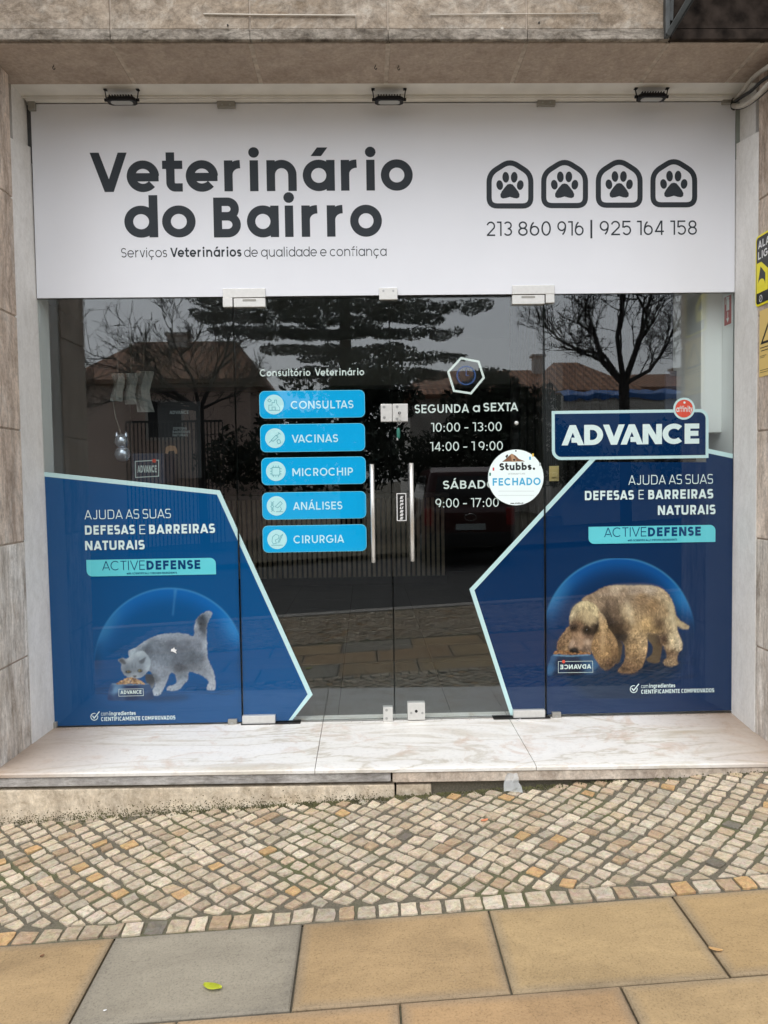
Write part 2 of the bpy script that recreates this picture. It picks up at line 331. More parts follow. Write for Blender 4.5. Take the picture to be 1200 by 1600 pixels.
# ------------------------------------------------------------------ lettering: a monoline alphabet drawn as strokes (cap height 1)
def arc(cx, cy, rx, ry, a0, a1, n=2.0, k=None):
    k = k or max(6, int(abs(a1 - a0) / 9)); out = []
    for i in range(k + 1):
        a = math.radians(a0 + (a1 - a0) * i / k); c, s_ = math.cos(a), math.sin(a); e = 2.0 / n
        out.append((cx + rx * math.copysign(abs(c) ** e, c), cy + ry * math.copysign(abs(s_) ** e, s_)))
    return out
def stroke(pts, w, closed=False):
    """quads along a polyline, mitred at the bends"""
    P = [np.array(p, float) for p in pts]; Q = []
    for p in P:
        if not Q or np.linalg.norm(p - Q[-1]) > 1e-6: Q.append(p)
    if closed and np.linalg.norm(Q[0] - Q[-1]) < 1e-6: Q.pop()
    n = len(Q); h = w / 2; Ls = []; Rs = []
    for i in range(n):
        if closed: a, b = Q[i - 1], Q[(i + 1) % n]
        else: a, b = Q[max(i - 1, 0)], Q[min(i + 1, n - 1)]
        d1 = Q[i] - a; d2 = b - Q[i]
        if np.linalg.norm(d1) < 1e-9: d1 = d2
        if np.linalg.norm(d2) < 1e-9: d2 = d1
        d1 /= np.linalg.norm(d1); d2 /= np.linalg.norm(d2); n1 = np.array([-d1[1], d1[0]]); n2 = np.array([-d2[1], d2[0]])
        m = n1 + n2; m /= max(np.linalg.norm(m), 1e-6); s_ = 1 / max(0.45, float(m @ n1)); Ls.append(Q[i] + m * h * s_); Rs.append(Q[i] - m * h * s_)
    out = []
    for i in range(n if closed else n - 1):
        j = (i + 1) % n; out.append([tuple(Rs[i]), tuple(Rs[j]), tuple(Ls[j]), tuple(Ls[i])])
    return out
def glyph(ch, w, xh=0.76, n=2.0):
    """-> (advance, [groups of polygons]); each group shares one level"""
    h = w / 2; g = []
    S = lambda p, c=False: g.append(stroke(p, w, c))
    def D(x0, y0, x1, y1, k=1.0):
        hw = w * k * math.sqrt(1 + ((x1 - x0) / (y1 - y0)) ** 2) / 2
        lo, hi = ((x0, y0), (x1, y1)) if y0 < y1 else ((x1, y1), (x0, y0))
        g.append([[(lo[0] - hw, lo[1]), (lo[0] + hw, lo[1]), (hi[0] + hw, hi[1]), (hi[0] - hw, hi[1])]])
    def dot(x, y, r): g.append([arc(x, y, r, r, 0, 350, 2, 14)])
    ov = 0.008; W = 0.7; sb = 0.10 + 0.1 * (0.25 - w)
    dd = {'á': 'a', 'ó': 'o', 'Á': 'A', 'ç': 'c'}; base = dd.get(ch, ch)
    R = xh / 2 * (1.02 if n < 3 else .88)
    if base == ' ': return 0.30, []
    if base in 'AV':
        W = 0.80 + w * .6; t, b = (1, 0) if base == 'A' else (0, 1)
        q = w * 0.55
        D(q, b, W / 2, t); D(W - q, b, W / 2, t)
        if base == 'A': S([(W * .27, .27), (W * .73, .27)])
        sb = .02
    elif base == '^':                                # the logo's A: open bar on the right leg only
        W = .98; q = w * .55; D(q, 0, W / 2, 1); D(W - q, 0, W / 2, 1); S([(W * .44, .25), (W * .74, .25)]); sb = -.01
    elif base in 'BPRDEFHILKMNTUZ':
        if base == 'I': W = w
        elif base in 'EFL': W = .56 + w * .3
        elif base == 'M': W = .95 + w * .4
        elif base == 'N': W = .76 + w * .3
        elif base in 'PRB': W = .62 + w * .3
        elif base == 'T': W = .66
        else: W = .74 + w * .3
        if base not in 'TUZ': S([(h, 0), (h, 1)])
        if base == 'D': S([(h, 1 - h)] + arc(W * .42, .5, W * .58 - h, .5 - h, 90, -90, n) + [(h, h)])
        if base in 'PR': r = .27 - h * .2; S([(h, 1 - h)] + arc(W - h - r, 1 - h - r, r, r, 90, -90, n) + [(h, 1 - h - 2 * r)])
        if base == 'R': D(W - w * .62, 0, W * .48, .47)
        if base == 'B':
            m = .53; S([(h, 1 - h)] + arc(W * .52, (1 - h + m) / 2, W * .42 - h, (1 - h - m) / 2, 90, -90, n) + [(h, m)])
            S([(h, m)] + arc(W * .52, (m + h) / 2, W * .48 - h, (m - h) / 2, 90, -90, n) + [(h, h)])
        if base in 'EF': S([(h, 1 - h), (W, 1 - h)]); S([(h, .51), (W * .94, .51)])
        if base in 'EL': S([(h, h), (W, h)])
        if base == 'H': S([(W - h, 0), (W - h, 1)]); S([(h, .51), (W - h, .51)])
        if base == 'K': D(W - w * .6, 1, w, .42); D(W - w * .6, 0, W * .42, .6)
        if base == 'N': S([(W - h, 0), (W - h, 1)]); D(w * .6, 1, W - w * .6, 0)
        if base == 'M': S([(W - h, 0), (W - h, 1)]); D(w * .6, 1, W / 2, .22); D(W - w * .6, 1, W / 2, .22)
        if base == 'T': S([(0, 1 - h), (W, 1 - h)]); S([(W / 2, 0), (W / 2, 1)]); sb = .03
        if base == 'U': r = W / 2 - h; S([(h, 1), (h, r + h)] + arc(W / 2, r + h - ov, r, r, 180, 360, n) + [(W - h, r + h), (W - h, 1)])
        if base == 'Z': S([(0, 1 - h), (W, 1 - h)]); S([(0, h), (W, h)]); D(w * .7, 0, W - w * .7, 1)
    elif base in 'COGQ':
        W = (.98 if n < 3 else .72) + w * .1; a, b_ = W / 2 - h, .5 - h + ov; sb = .055 if n < 3 else .09
        if base in 'OQ': S(arc(W / 2, .5, a, b_, 0, 360, n), True)
        if base == 'C': S(arc(W / 2, .5, a, b_, 46, 314, n)); W *= .95
        if base == 'G': S(arc(W / 2, .5, a, b_, 46, 352, n)); S([(W * .52, .47), (W - h * .6, .47)])
        if base == 'Q': D(W * .62, .3, W * .95, 0)
    elif base == 'S':
        W = .62 + w * .25; r = (1 - w) / 4; a = W / 2 - h; sb = .06
        S(arc(W / 2, 1 - h - r, a, r + ov, 28, 270, n) + arc(W / 2, h + r, a, r + ov, 90, -152, n)[1:])
    elif base == 'J': W = .5; S([(W - h, 1), (W - h, .3)] + arc(W / 2, .3, W / 2 - h, .3 - h, 0, -160, n))
    elif base in 'XY':
        W = .74 + w * .3
        if base == 'X': D(w * .6, 0, W - w * .6, 1); D(W - w * .6, 0, w * .6, 1)
        else: D(w * .6, 1, W / 2, .42); D(W - w * .6, 1, W / 2, .42); S([(W / 2, 0), (W / 2, .46)])
        sb = .02
    elif base in 'abdpqoceg':
        W = 2 * R; a, b_ = R - h, xh / 2 - h + ov; cy = xh / 2
        if base in 'abdpqgo': S(arc(R, cy, a, b_, 0, 360, n), True)
        if base == 'a': S([(W - h, 0), (W - h, xh)])
        if base == 'b': S([(h, 0), (h, 1.06)])
        if base == 'd': S([(W - h, 0), (W - h, 1.06)])
        if base == 'p': S([(h, -.27), (h, xh)])
        if base == 'q': S([(W - h, -.27), (W - h, xh)])
        if base == 'g': S([(W - h, xh), (W - h, 0)] + arc(R, -.02, a, .26 - h, 0, -150, n))
        if base == 'c': S(arc(R, cy, a, b_, 48, 312, n)); W *= .93
        if base == 'e': S(arc(R, cy, a, b_, 0, 318, n)); S([(w * .8, cy - w * .12), (W - h * .12, cy - w * .12)])
        sb = .05
    elif base in 'nhmru':
        W = xh * .90 + w * .2
        r = (W - w) / 2
        if base == 'u': S([(h, xh), (h, r + h)] + arc(W / 2, r + h - ov, r, r, 180, 360, n)); S([(W - h, 0), (W - h, xh)])
        elif base == 'r': W = .36 + w * .35; S([(h, 0), (h, xh)]); S([(h, xh * .5)] + arc(h + r * 1.05, xh - h - r * .95, r * 1.05, r * .95 + ov, 175, 88, n))
        elif base == 'm':
            S([(h, 0), (h, xh)]); r *= .88
            for k in (0, 1): S(arc(h + r + 2 * r * k, xh - h - r, r, r + ov, 180, 0, n) + [(h + 2 * r * (k + 1), 0)])
            W = w + 4 * r
        else: S([(h, 0), (h, xh if base == 'n' else 1.06)]); S(arc(W / 2, xh - h - r, r, r + ov, 180, 0, n) + [(W - h, 0)])
    elif base in 'il':
        W = w; S([(h, 0), (h, xh if base == 'i' else 1.06)])
        if base == 'i': dot(h, xh + .20, w * .64)
    elif base in 'tf':
        W = .44 + w * .3
        if base == 't': S([(W * .40, 1.0), (W * .40, w * 1.1)] + arc(W * .40 + w * .55, w * 1.1, w * .55, w * 1.1 - h, 180, 270) + [(W, h)])
        else: S([(W * .40, 0), (W * .40, .86)] + arc(W * .40 + .2, .84, .2, 1.06 - h - .84, 180, 85))
        S([(0, xh - h), (W, xh - h)]); sb = .03
    elif base in 'sv':
        if base == 's':
            W = .48 + w * .3; r = (xh - w) / 4; a = W / 2 - h; sb = .06
            S(arc(W / 2, xh - h - r, a, r + ov, 28, 270, n) + arc(W / 2, h + r, a, r + ov, 90, -152, n)[1:])
        else: W = .6 + w * .5; D(w * .55, xh, W / 2, 0); D(W - w * .55, xh, W / 2, 0); sb = .02
    elif base in 'wyxkz':
        W = .9 + w * .3 if base == 'w' else .6 + w * .3; q = w * .55
        if base == 'w': D(q, xh, W * .29, 0); D(W / 2, xh, W * .29, 0); D(W / 2, xh, W * .71, 0); D(W - q, xh, W * .71, 0)
        if base == 'y': D(q, xh, W / 2, 0); D(W - q, xh, W * .3, -.27)
        if base == 'x': D(q, xh, W - q, 0); D(W - q, xh, q, 0)
        if base == 'k': S([(h, 0), (h, 1.06)]); D(W - q, xh, w, .3); D(W - q, 0, W * .4, .45)
        if base == 'z': S([(0, xh - h), (W, xh - h)]); S([(0, h), (W, h)]); D(q, 0, W - q, xh)
        sb = .02
    elif base in '0123456789':
        W = .62 + w * .2; a, b_ = W / 2 - h, .5 - h + ov; sb = .07
        if base == '0': S(arc(W / 2, .5, a, b_, 0, 360), True)
        if base == '1': W = .30 + w * .4; S([(W - h, 0), (W - h, 1)]); S([(0, 1 - h), (W - h, 1 - h)])
        if base == '2': r = W / 2 - h; S(arc(W / 2, 1 - h - r, r, r, 165, -30) + [(h * 1.1, h)]); S([(h * .4, h), (W, h)])
        if base == '3': r = (1 - w) / 4; S(arc(W / 2, 1 - h - r, a * .95, r, 150, -90)); S(arc(W / 2, h + r, a, r, 90, -152))
        if base == '4': S([(W * .76, 0), (W * .76, 1)]); S([(0, .25), (W, .25)]); D(w * .6, .25, W * .72, 1)
        if base == '5': r = .31 - h * .5; S([(W * .92, 1 - h), (w * .8, 1 - h), (h * 1.3, .52)]); S(arc(W / 2, r + h, a, r, 138, -150))
        if base in '69':
            r = .32 - h * .5; p = arc(W / 2, r + h, a, r, 0, 360); q = arc(W / 2 + .08, r + h, a + .08, 1 - h - r - h + .02, 180, 112)
            if base == '9': p = [(W - x, 1 - y) for x, y in p]; q = [(W - x, 1 - y) for x, y in q]
            S(p, True); S(q)
        if base == '7': S([(0, 1 - h), (W, 1 - h)]); D(W - w * .55, 1 - h * .5, W * .30, 0)
        if base == '8': r = (1 - w) / 4; S(arc(W / 2, 1 - h - r * .95, a * .86, r * .95, 0, 360), True); S(arc(W / 2, h + r * 1.05, a, r * 1.05, 0, 360), True)
    elif base in ':.': W = w * 1.3; dot(W / 2, w * .65, w * .68); (base == ':') and dot(W / 2, .56, w * .68)
    elif base == '-': W = .42; S([(0, .40), (W, .40)]); sb = .12
    elif base == '|': W = w; S([(h, -.2), (h, 1.08)]); sb = .1
    if ch in 'áó': D(W * .42, xh + .10, W * .62, xh + .32, 1.0)
    if ch == 'Á': D(W * .46, 1.08, W * .60, 1.30, .9)
    if ch == 'ç': S([(W * .5, 0), (W * .55, -.12), (W * .48, -.22), (W * .38, -.22)])
    return W + 2 * sb, [[[(x + sb, y) for x, y in p] for p in grp] for grp in g]
KERN = {'AV': -.16, 'VA': -.16, '^V': -.10, 'V^': -.13, 'DV': -.055, 'CE': -.08, 'NC': -.06, '^N': -.04, '^D': -.02, 'TA': -.10, 'LT': -.06, 'VE': -.03, 'Ve': -.09, 'RT': -.03, 'XT': -.02, 'AC': -.03, 'UT': -.02}
def layout(txt, w, xh=0.76, n=2.0, track=0.0, space=None, slant=0.0):
    x = 0; out = []; prev = ''
    for ch in txt:
        adv, gs = glyph(ch, w, xh, n); x += KERN.get(prev + ch, 0); prev = ch
        if ch == ' ' and space: adv = space
        for li, grp in enumerate(gs):
            out.append((li, [[(x + px + slant * py, py) for px, py in p] for p in grp]))
        x += adv + track
    xs = [p[0] for _, grp in out for q in grp for p in q]
    x0, x1 = min(xs), max(xs)
    return [(li, [[(a - x0, b) for a, b in p] for p in grp]) for li, grp in out], x1 - x0
FRONT = lambda y: (lambda u, v, l: (u, y - l, v))           # plane facing the street
LV = 6e-5
def put_poly(g, poly, place, lev=0.0):
    ar = sum(poly[i][0] * poly[(i + 1) % len(poly)][1] - poly[(i + 1) % len(poly)][0] * poly[i][1] for i in range(len(poly)))
    if ar < 0: poly = poly[::-1]
    g.add([place(u, v, lev) for u, v in poly], [tuple(range(len(poly)))])
def put_text(g, txt, x0, x1, base, cap, w, place, xh=0.76, n=2.0, track=0.0, space=None, lev=0.0, slant=0.0, mirror=False):
    lay, wd = layout(txt, w, xh, n, track, space, slant); sx = (x1 - x0) / wd
    for li, grp in lay:
        for p in grp:
            q = [((x1 - a * sx) if mirror else (x0 + a * sx), base + b * cap) for a, b in p]
            put_poly(g, q, place, lev + li * LV)
def px_text(g, txt, px0, px1, pbase, pcap, w, place, **k):
    """pixel measurements of the flat lettering turned into metres on the shopfront plane"""
    a, b = w2(px0, pbase), w2(px1, pbase); zb = (a[1] + b[1]) / 2
    m = (px0 + px1) / 2; cap = w2(m, pbase - pcap)[1] - w2(m, pbase)[1]
    put_text(g, txt, a[0], b[0], zb, cap, w, place, **k)
def pxp(pts): return [w2(*p) for p in pts]
def px_poly(g, pts, place, lev=0.0): put_poly(g, pxp(pts), place, lev)
def px_line(g, pts, wpx, place, closed=False, lev=0.0):
    for q in stroke(pxp(pts), wpx * PXM, closed): put_poly(g, q, place, lev)
def rrect(x0, x1, z0, z1, r, corners=(1, 1, 1, 1)):     # BL, BR, TR, TL
    out = []
    for (cx, cz, a0), c in zip(((x0 + r, z0 + r, 180), (x1 - r, z0 + r, 270), (x1 - r, z1 - r, 0), (x0 + r, z1 - r, 90)), corners):
        if c: out += arc(cx, cz, r, r, a0, a0 + 90, 2, 6)
        else: out.append({180: (x0, z0), 270: (x1, z0), 0: (x1, z1), 90: (x0, z1)}[a0])
    return out
def disc(x, z, r, k=28): return arc(x, z, r, r, 0, 360 - 360 / k, 2, k - 1)
def clip(poly, xs, keep_left):
    out = []; ins = (lambda p: p[0] <= xs) if keep_left else (lambda p: p[0] >= xs)
    for i in range(len(poly)):
        a, b = poly[i], poly[(i + 1) % len(poly)]
        if ins(a): out.append(a)
        if ins(a) != ins(b): t = (xs - a[0]) / (b[0] - a[0]); out.append((xs, a[1] + t * (b[1] - a[1])))
    return out

# ------------------------------------------------------------------ ground, pavement, road
XL, XR = -1.742, 1.732                  # the two jambs
def gz(x, y, d=0.0): return ground_z(x, y) + d
g = G(); g.add([(-260, -260, gz(-60, -40, -.3)), (260, -260, gz(60, -40, -.3) - 3), (260, 60, gz(60, 0, -.3)), (-260, 60, gz(-60, 0, -.3))], [(0, 1, 2, 3)])
g.v = [(x, y, 0.0477 * max(-40, min(40, x)) - .137 - .32) for x, y, z in g.v]
g = G()
xs = [-260, -40, -20, 0, 20, 40, 260]; ys = [-300, -60, -11.5]
for i, x in enumerate(xs):
    for y in ys: g.v.append((x, y, gz(max(-40, min(40, x)), max(y, -11.5), -.02)))
for i in range(len(xs) - 1):
    for j in range(2): a = i * 3 + j; g.f.append((a, a + 3, a + 4, a + 1)); g.mi.append(0)
struct('ground', g, 'earth')
def strip(y0, y1, d, g=None):
    g = g or G(); k = len(g.v)
    for x in (-40, 40):
        for y in (y0, y1): g.v.append((x, y, gz(x, y, d)))
    g.f.append((k, k + 2, k + 3, k + 1)); g.mi.append(0); return g
struct('road', strip(-14.0, -4.45, -.13), 'asphalt')
def long_box(y0, y1, d0, d1):
    g = G(); p = [(x, y, gz(x, y, d)) for x in (-40, 40) for (y, d) in ((y0, d0), (y1, d0), (y1, d1), (y0, d1))]
    g.add(p, [(0, 1, 2, 3), (7, 6, 5, 4), (0, 4, 5, 1), (1, 5, 6, 2), (2, 6, 7, 3), (3, 7, 4, 0)]); return g
struct('kerb', long_box(-4.45, -4.27, -.3, .001), 'kerb_stone')
struct('far_pavement', long_box(-15.2, -14.0, -.3, -.004), 'kerb_stone')

# paving slabs: 0.59 x 0.385 m, every second row shifted
g = G(); slabs_rng = random.Random(3)
def slab_box(x0, x1, y0, y1, col):
    bz = 0.006; k = len(g.v); top = 0.0 + slabs_rng.uniform(-.0015, .0015)
    ring = [((x0, y0), (x1, y0), (x1, y1), (x0, y1)), ((x0, y0), (x1, y0), (x1, y1), (x0, y1)), ((x0 + bz, y0 + bz), (x1 - bz, y0 + bz), (x1 - bz, y1 - bz), (x0 + bz, y1 - bz))]
    inn = 0.035; ring.append(((x0 + inn, y0 + inn), (x1 - inn, y0 + inn), (x1 - inn, y1 - inn), (x0 + inn, y1 - inn)))
    grey = np.array(col) * .6 + np.array((0.185, 0.17, 0.145)) * .42
    for r, (dz, cc) in zip(ring, ((-.03, .5), (top - .004, .75), (top, 1), (top, 1))):
        for n_, (x, y) in enumerate(r):
            g.v.append((x, y, gz(x, y, dz))); c = np.array(col) if r is ring[3] else grey * (1.0 if r is ring[2] else .8)
            g.col.append(tuple(c))
    for a in range(3):
        for q in range(4): g.f.append((k + 4 * a + q, k + 4 * a + (q + 1) % 4, k + 4 * a + 4 + (q + 1) % 4, k + 4 * a + 4 + q)); g.mi.append(0)
    g.f.append((k + 12, k + 13, k + 14, k + 15)); g.mi.append(0)
tan = (0.385, 0.27, 0.147)
for r in range(3):
    y1 = -1.502 - r * 0.388; y0 = y1 - 0.383
    off = (-0.945 if r % 2 == 0 else -0.655)
    for i in range(-12, 13):
        x0 = off + i * 0.5895
        if x0 < -7 or x0 > 7: continue
        j = slabs_rng.uniform(.92, 1.07); col = [c * j * slabs_rng.uniform(.97, 1.03) for c in tan]
        if (r == 0 and i == 0) or (r > 0 and slabs_rng.random() < .12): col = (0.275, 0.25, 0.20)
        slab_box(x0 + .003, x0 + 0.5865, y0, y1, col)
struct('slab_pavement', g, 'paving_slab')
struct('pavement_bed', strip(-1.4995, 0, -.0055, strip(-2.66, -1.4995, -.012, strip(-4.27, -2.66, -.0055))), 'cobble_joint')

# cobbles: rows laid on the diagonal, a straight course along the slabs
g = G(); cr = random.Random(11)
CREAM = [(0.60, 0.52, 0.43), (0.63, 0.555, 0.47), (0.575, 0.495, 0.405), (0.54, 0.46, 0.37), (0.60, 0.535, 0.46), (0.52, 0.455, 0.38), (0.48, 0.40, 0.32)]
def cobble_col():
    r = cr.random()
    if r < .025: c = (0.52, 0.35, 0.19)
    elif r < .075: c = (0.44, 0.335, 0.24)
    elif r < .16: c = (0.53, 0.425, 0.325)
    elif r < .20: c = (0.66, 0.60, 0.52)
    elif r < .235: c = (0.45, 0.41, 0.35)
    elif r < .242: c = (0.20, 0.185, 0.165)
    else: c = cr.choice(CREAM)
    j = cr.uniform(.82, 1.06); return (c[0] * j, c[1] * j * .99, c[2] * j * .93)
def cobble(quad, col):
    """quad: 4 ground corners; gives an irregular, worn block top"""
    q = np.array(quad); c = q.mean(0); out = []
    for i in range(4):
        a, b = q[i], q[(i + 1) % 4]
        for t in (0.03, 0.35, 0.65, 0.97):
            p = a + (b - a) * t; s_ = 1.0 + cr.uniform(-.085, .045) - (0.03 if t in (.03, .97) else 0)
            out.append(c + (p - c) * s_)
    n = len(out); k = len(g.v); hgt = cr.uniform(-.003, .002); tx, ty = cr.uniform(-.05, .05), cr.uniform(-.05, .05)
    dk = tuple(v * .8 for v in col)
    for s_, dz, cc in ((1.0, -.013, dk), (0.99, 0, col), (0.955, .0008, col), (0.5, .0008, col)):
        for p in out:
            x, y = c + (p - c) * s_; z = gz(x, y, hgt + dz + (x - c[0]) * tx + (y - c[1]) * ty + (cr.uniform(-.0012, .0012) if s_ < .95 else 0))
            g.v.append((x, y, z)); g.col.append(tuple(v * cr.uniform(.93, 1.07) for v in cc))
    for a in range(3):
        for i in range(n): j = (i + 1) % n; g.f.append((k + a * n + i, k + a * n + j, k + (a + 1) * n + j, k + (a + 1) * n + i)); g.mi.append(0)
    g.f.append(tuple(k + 3 * n + i for i in range(n))); g.mi.append(0)
PIT = 0.0610
def warp(u, v):
    a = math.radians(45); x = (u * math.cos(a) - v * math.sin(a)) * PIT; y = (u * math.sin(a) + v * math.cos(a)) * PIT
    y2 = y + .035 * math.sin(x * 1.7 + .6) + .012 * math.sin(x * 5 + y * 3); x2 = x + .02 * math.sin(y * 4 + x) + .05 * y * math.tanh((x + 1.0) * -.8)
    return x2, y2 - 1.0
YB0, YB1 = -1.415, -0.645
def clip_y(poly, yv, keep_above):
    f = lambda p: (p[1], p[0]); r = clip([f(p) for p in poly], yv, not keep_above); return [f(p) for p in r]
for u in range(-78, 79):
    for v in range(-78, 79):
        cx, cy = warp(u, v); outer = cy < -2.72
        if abs(cx) > (2.4 if outer else 3.6) or (cy < YB0 - .05 and not outer) or cy < -4.2 or cy > -.58: continue
        e = 0.415; q = []; ea, eb = e * cr.uniform(.84, 1.06), e * cr.uniform(.84, 1.06); ro = cr.gauss(0, .07)
        for (du, dv) in ((-ea, -eb), (ea, -eb), (ea, eb), (-ea, eb)):
            du, dv = du * math.cos(ro) - dv * math.sin(ro), du * math.sin(ro) + dv * math.cos(ro)
            x, y = warp(u + du + cr.uniform(-.085, .085), v + dv + cr.uniform(-.085, .085)); q.append((x, y))
        if min(p[1] for p in q) < YB0 and not outer:
            q = clip_y(q, YB0, True)
            if len(q) < 3: continue
            ar = abs(sum(q[i][0] * q[(i + 1) % len(q)][1] - q[(i + 1) % len(q)][0] * q[i][1] for i in range(len(q)))) / 2
            if ar < 0.0005: continue
            if len(q) == 3: q.append(((q[2][0] * .5 + q[0][0] * .5), (q[2][1] * .5 + q[0][1] * .5)))
            q = q[:4]
        if cy > YB1 + .02 and cr.random() < .35: continue
        if max(p[1] for p in q) > -.60: continue
        cobble(q, cobble_col())
x = -3.6
while x < 3.6:
    wdt = cr.uniform(.050, .072)
    cobble([(x + cr.uniform(-.003, .003), -1.496 + cr.uniform(0, .006)), (x + wdt, -1.496 + cr.uniform(0, .006)), (x + wdt + cr.uniform(-.003, .003), -1.425 + cr.uniform(-.006, .004)), (x, -1.425 + cr.uniform(-.006, .004))], cobble_col())
    x += wdt + cr.uniform(.006, .011)
struct('cobblestone_pavement', g, 'cobble_stone')
# moss and grit growing in the seam at the foot of the step
g = G()
for i in range(2600):
    x = cr.choice((cr.uniform(-1.75, 1.9), cr.gauss(-.55, .35), cr.gauss(.35, .25))); y = -.622 - abs(cr.gauss(0, .022)); s_ = cr.uniform(.002, .006)
    z = gz(x, y, -.006 + max(0, .010 - (-.622 - y) * .3) * cr.random()); a = cr.uniform(0, 6.28)
    g.add([(x + s_ * math.cos(a + t), y + s_ * math.sin(a + t), z) for t in (0, 2.1, 4.2)] + [(x, y, z + s_ * 1.3)], [(0, 1, 3), (1, 2, 3), (2, 0, 3)])
for i in range(1700):
    x = cr.choice((cr.uniform(-1.75, -.05), cr.gauss(-1.5, .25), cr.gauss(-.9, .2))); zb = gz(x, -.622); z = zb + abs(cr.gauss(0, .026)) * cr.random() ** .4; s_ = cr.uniform(.0012, .0042); a = cr.uniform(0, 6.28)
    if z > -.082 - .0098 * x: continue
    g.add([(x + s_ * math.cos(a + t), -.6222, z + s_ * math.sin(a + t)) for t in (0, 2.1, 4.2)] + [(x, -.6225 - s_ * .5, z)], [(0, 1, 3), (1, 2, 3), (2, 0, 3)])
tag(part('moss', g, 'moss'), 'green moss tufts in the seam at the foot of the marble step', 'moss', kind='stuff')

# ------------------------------------------------------------------ the building round the shopfront
ZS = 3.1175                                # underside of the stone lintel
bld = thing('shop_building', (0, -.3, 0), 'old stone fronted building with marble sill around the white glazed shopfront', 'building')
def blocks(g, xr, yr, zs, gap=.004):
    for a, b in zip(zs[:-1], zs[1:]): g.box(xr[0], xr[1], yr[0], yr[1], a + gap, b - gap)
for side in (-1, 1):
    xa, xb = (XL - .62, XL) if side < 0 else (XR, XR + .62)
    zs_l = [-.45, .43, .971, 1.491, 2.017, 2.56, 3.12, 3.7, 4.3] if side < 0 else [-.45, .41, .93, 1.44, 1.98, 2.52, 3.12, 3.7, 4.3]
    lo, hi = zs_l[:3], zs_l[2:]
    core = G().box(xa + .006, xb - .005, -.595, -.26, -.45, 4.3)
    c = part('pilaster', core, 'joint_mortar', bld, label='left stone pilaster' if side < 0 else 'right stone pilaster')
    g = G(); blocks(g, (xa, xb), (-.60, -.25 if side < 0 else -.27), lo); part('stone_block', g, 'pale_pilaster_stone', c, bevel=.004)
    g = G(); blocks(g, (xa, xb), (-.60, -.25 if side < 0 else -.27), hi[:-2]); part('stone_block', g, 'pilaster_stone', c, bevel=.004)
    g = G(); blocks(g, (xa, xb), (-.49, -.165), hi[-3:]); part('stone_block', g, 'pilaster_stone', c, bevel=.004)
    # plaster strip between stone and glass; a rough upper length set further back
    g = G(); zt = 2.87
    if side < 0: q = [(-1.95, -.25), (XL + .003, -.25), (XL + .005, .008), (-1.95, .008)]; t = [(-1.95, -.25), (-1.757, -.25), (-1.757, .008), (-1.95, .008)]
    else: q = [(1.95, .008), (1.751, .008), (1.729, -.27), (1.95, -.27)]; t = [(1.95, .008), (1.756, .008), (1.731, -.27), (1.95, -.27)]
    s_ = 6
    rows = []
    for i in range(s_ + 1):
        f = i / s_; rows.append([(a[0] + (b[0] - a[0]) * f, a[1] + (b[1] - a[1]) * f, -.02 + (zt + (.03 if a[1] > -.1 else -.03) + .02) * f) for a, b in zip(q, t)])
    for r in rows: g.v += r
    for i in range(s_):
        for k in range(4): g.f.append((4 * i + k, 4 * i + (k + 1) % 4, 4 * i + 4 + (k + 1) % 4, 4 * i + 4 + k)); g.mi.append(0)
    g.f.append((4 * s_, 4 * s_ + 1, 4 * s_ + 2, 4 * s_ + 3)); g.mi.append(0)
    part('jamb_strip', g, 'jamb_plaster', bld)
    g = G()
    if side < 0: g.box(-1.95, -1.770, -.166, .008, 2.80, ZS + .01)
    else: g.box(1.772, 1.95, -.166, .008, 2.80, ZS + .01)
    part('jamb_head', g, 'jamb_plaster', bld)
    part('glass_strip', G().box(-1.7695, -1.753, -.004, .004, 2.82, 3.10) if side < 0 else G().box(1.753, 1.7715, -.012, -.004, 2.82, 3.10), 'strip_dark' if side < 0 else 'strip_green', bld)
# lintel: stones with thin joints, a weathered ledge along the foot, soffit stones with wide mortar joints
JX = [-3.0, -2.36, -1.78, -1.193, -.6, -.008, .593, 1.213, 1.63, 2.36, 3.0]
lin_ = part('lintel', G().box(-3, 3, -.493, .3, ZS + .012, 4.6), 'pale_mortar', bld)
for a, b in zip(JX[:-1], JX[1:]):
    if a >= 1.2 and b < 2.4: continue
    g = G().box(a + .004, b - .004, -.50, -.30, ZS + .058, 3.72); part('face_stone', g, 'lintel_stone', lin_, bevel=.003)
g = G()
for a, b in zip(JX[:-1], JX[1:]):
    if b < 1.3: g.box(a + (.002 if a > -2.9 else 0), b + .0005, -.512, -.36, ZS + .006, ZS + .052)
part('ledge', g, 'weathered_ledge', lin_, bevel=.004)
part('dark_ledge', G().box(1.215, 2.358, -.512, -.36, ZS + .006, ZS + .052), 'dark_lintel', lin_, bevel=.005)
g = G().box(1.216, 2.36, -.503, -.30, ZS + .058, 3.72); part('dark_lintel', g, 'dark_lintel', lin_)  # right end of the lintel face, built darker than the other stones
part('soffit_mortar', G().box(-1.95, 1.95, -.487, -.168, ZS + .0015, ZS + .011), 'pale_mortar', lin_)
g = G()
for a, b in zip(JX[:-1], JX[1:]):
    if b < -1.7 or a > 1.7: continue
    g.box(a + .010, b - .010, -.492, -.165, ZS - .001, ZS + .0105)
part('soffit', g, 'soffit_stone', lin_, bevel=.0015)
g = G().tube([ony(318, 22, -.505), ony(420, 23.5, -.506), ony(556, 24, -.506), ony(556, 42, -.506)], .0035, 6); part('old_wire', g, 'old_wire', lin_, smooth=True)
g = G().tube([ony(672, 23, -.505), ony(790, 22, -.506), ony(938, 21, -.506)], .0022, 6); part('old_wire', g, 'old_wire', lin_, smooth=True)
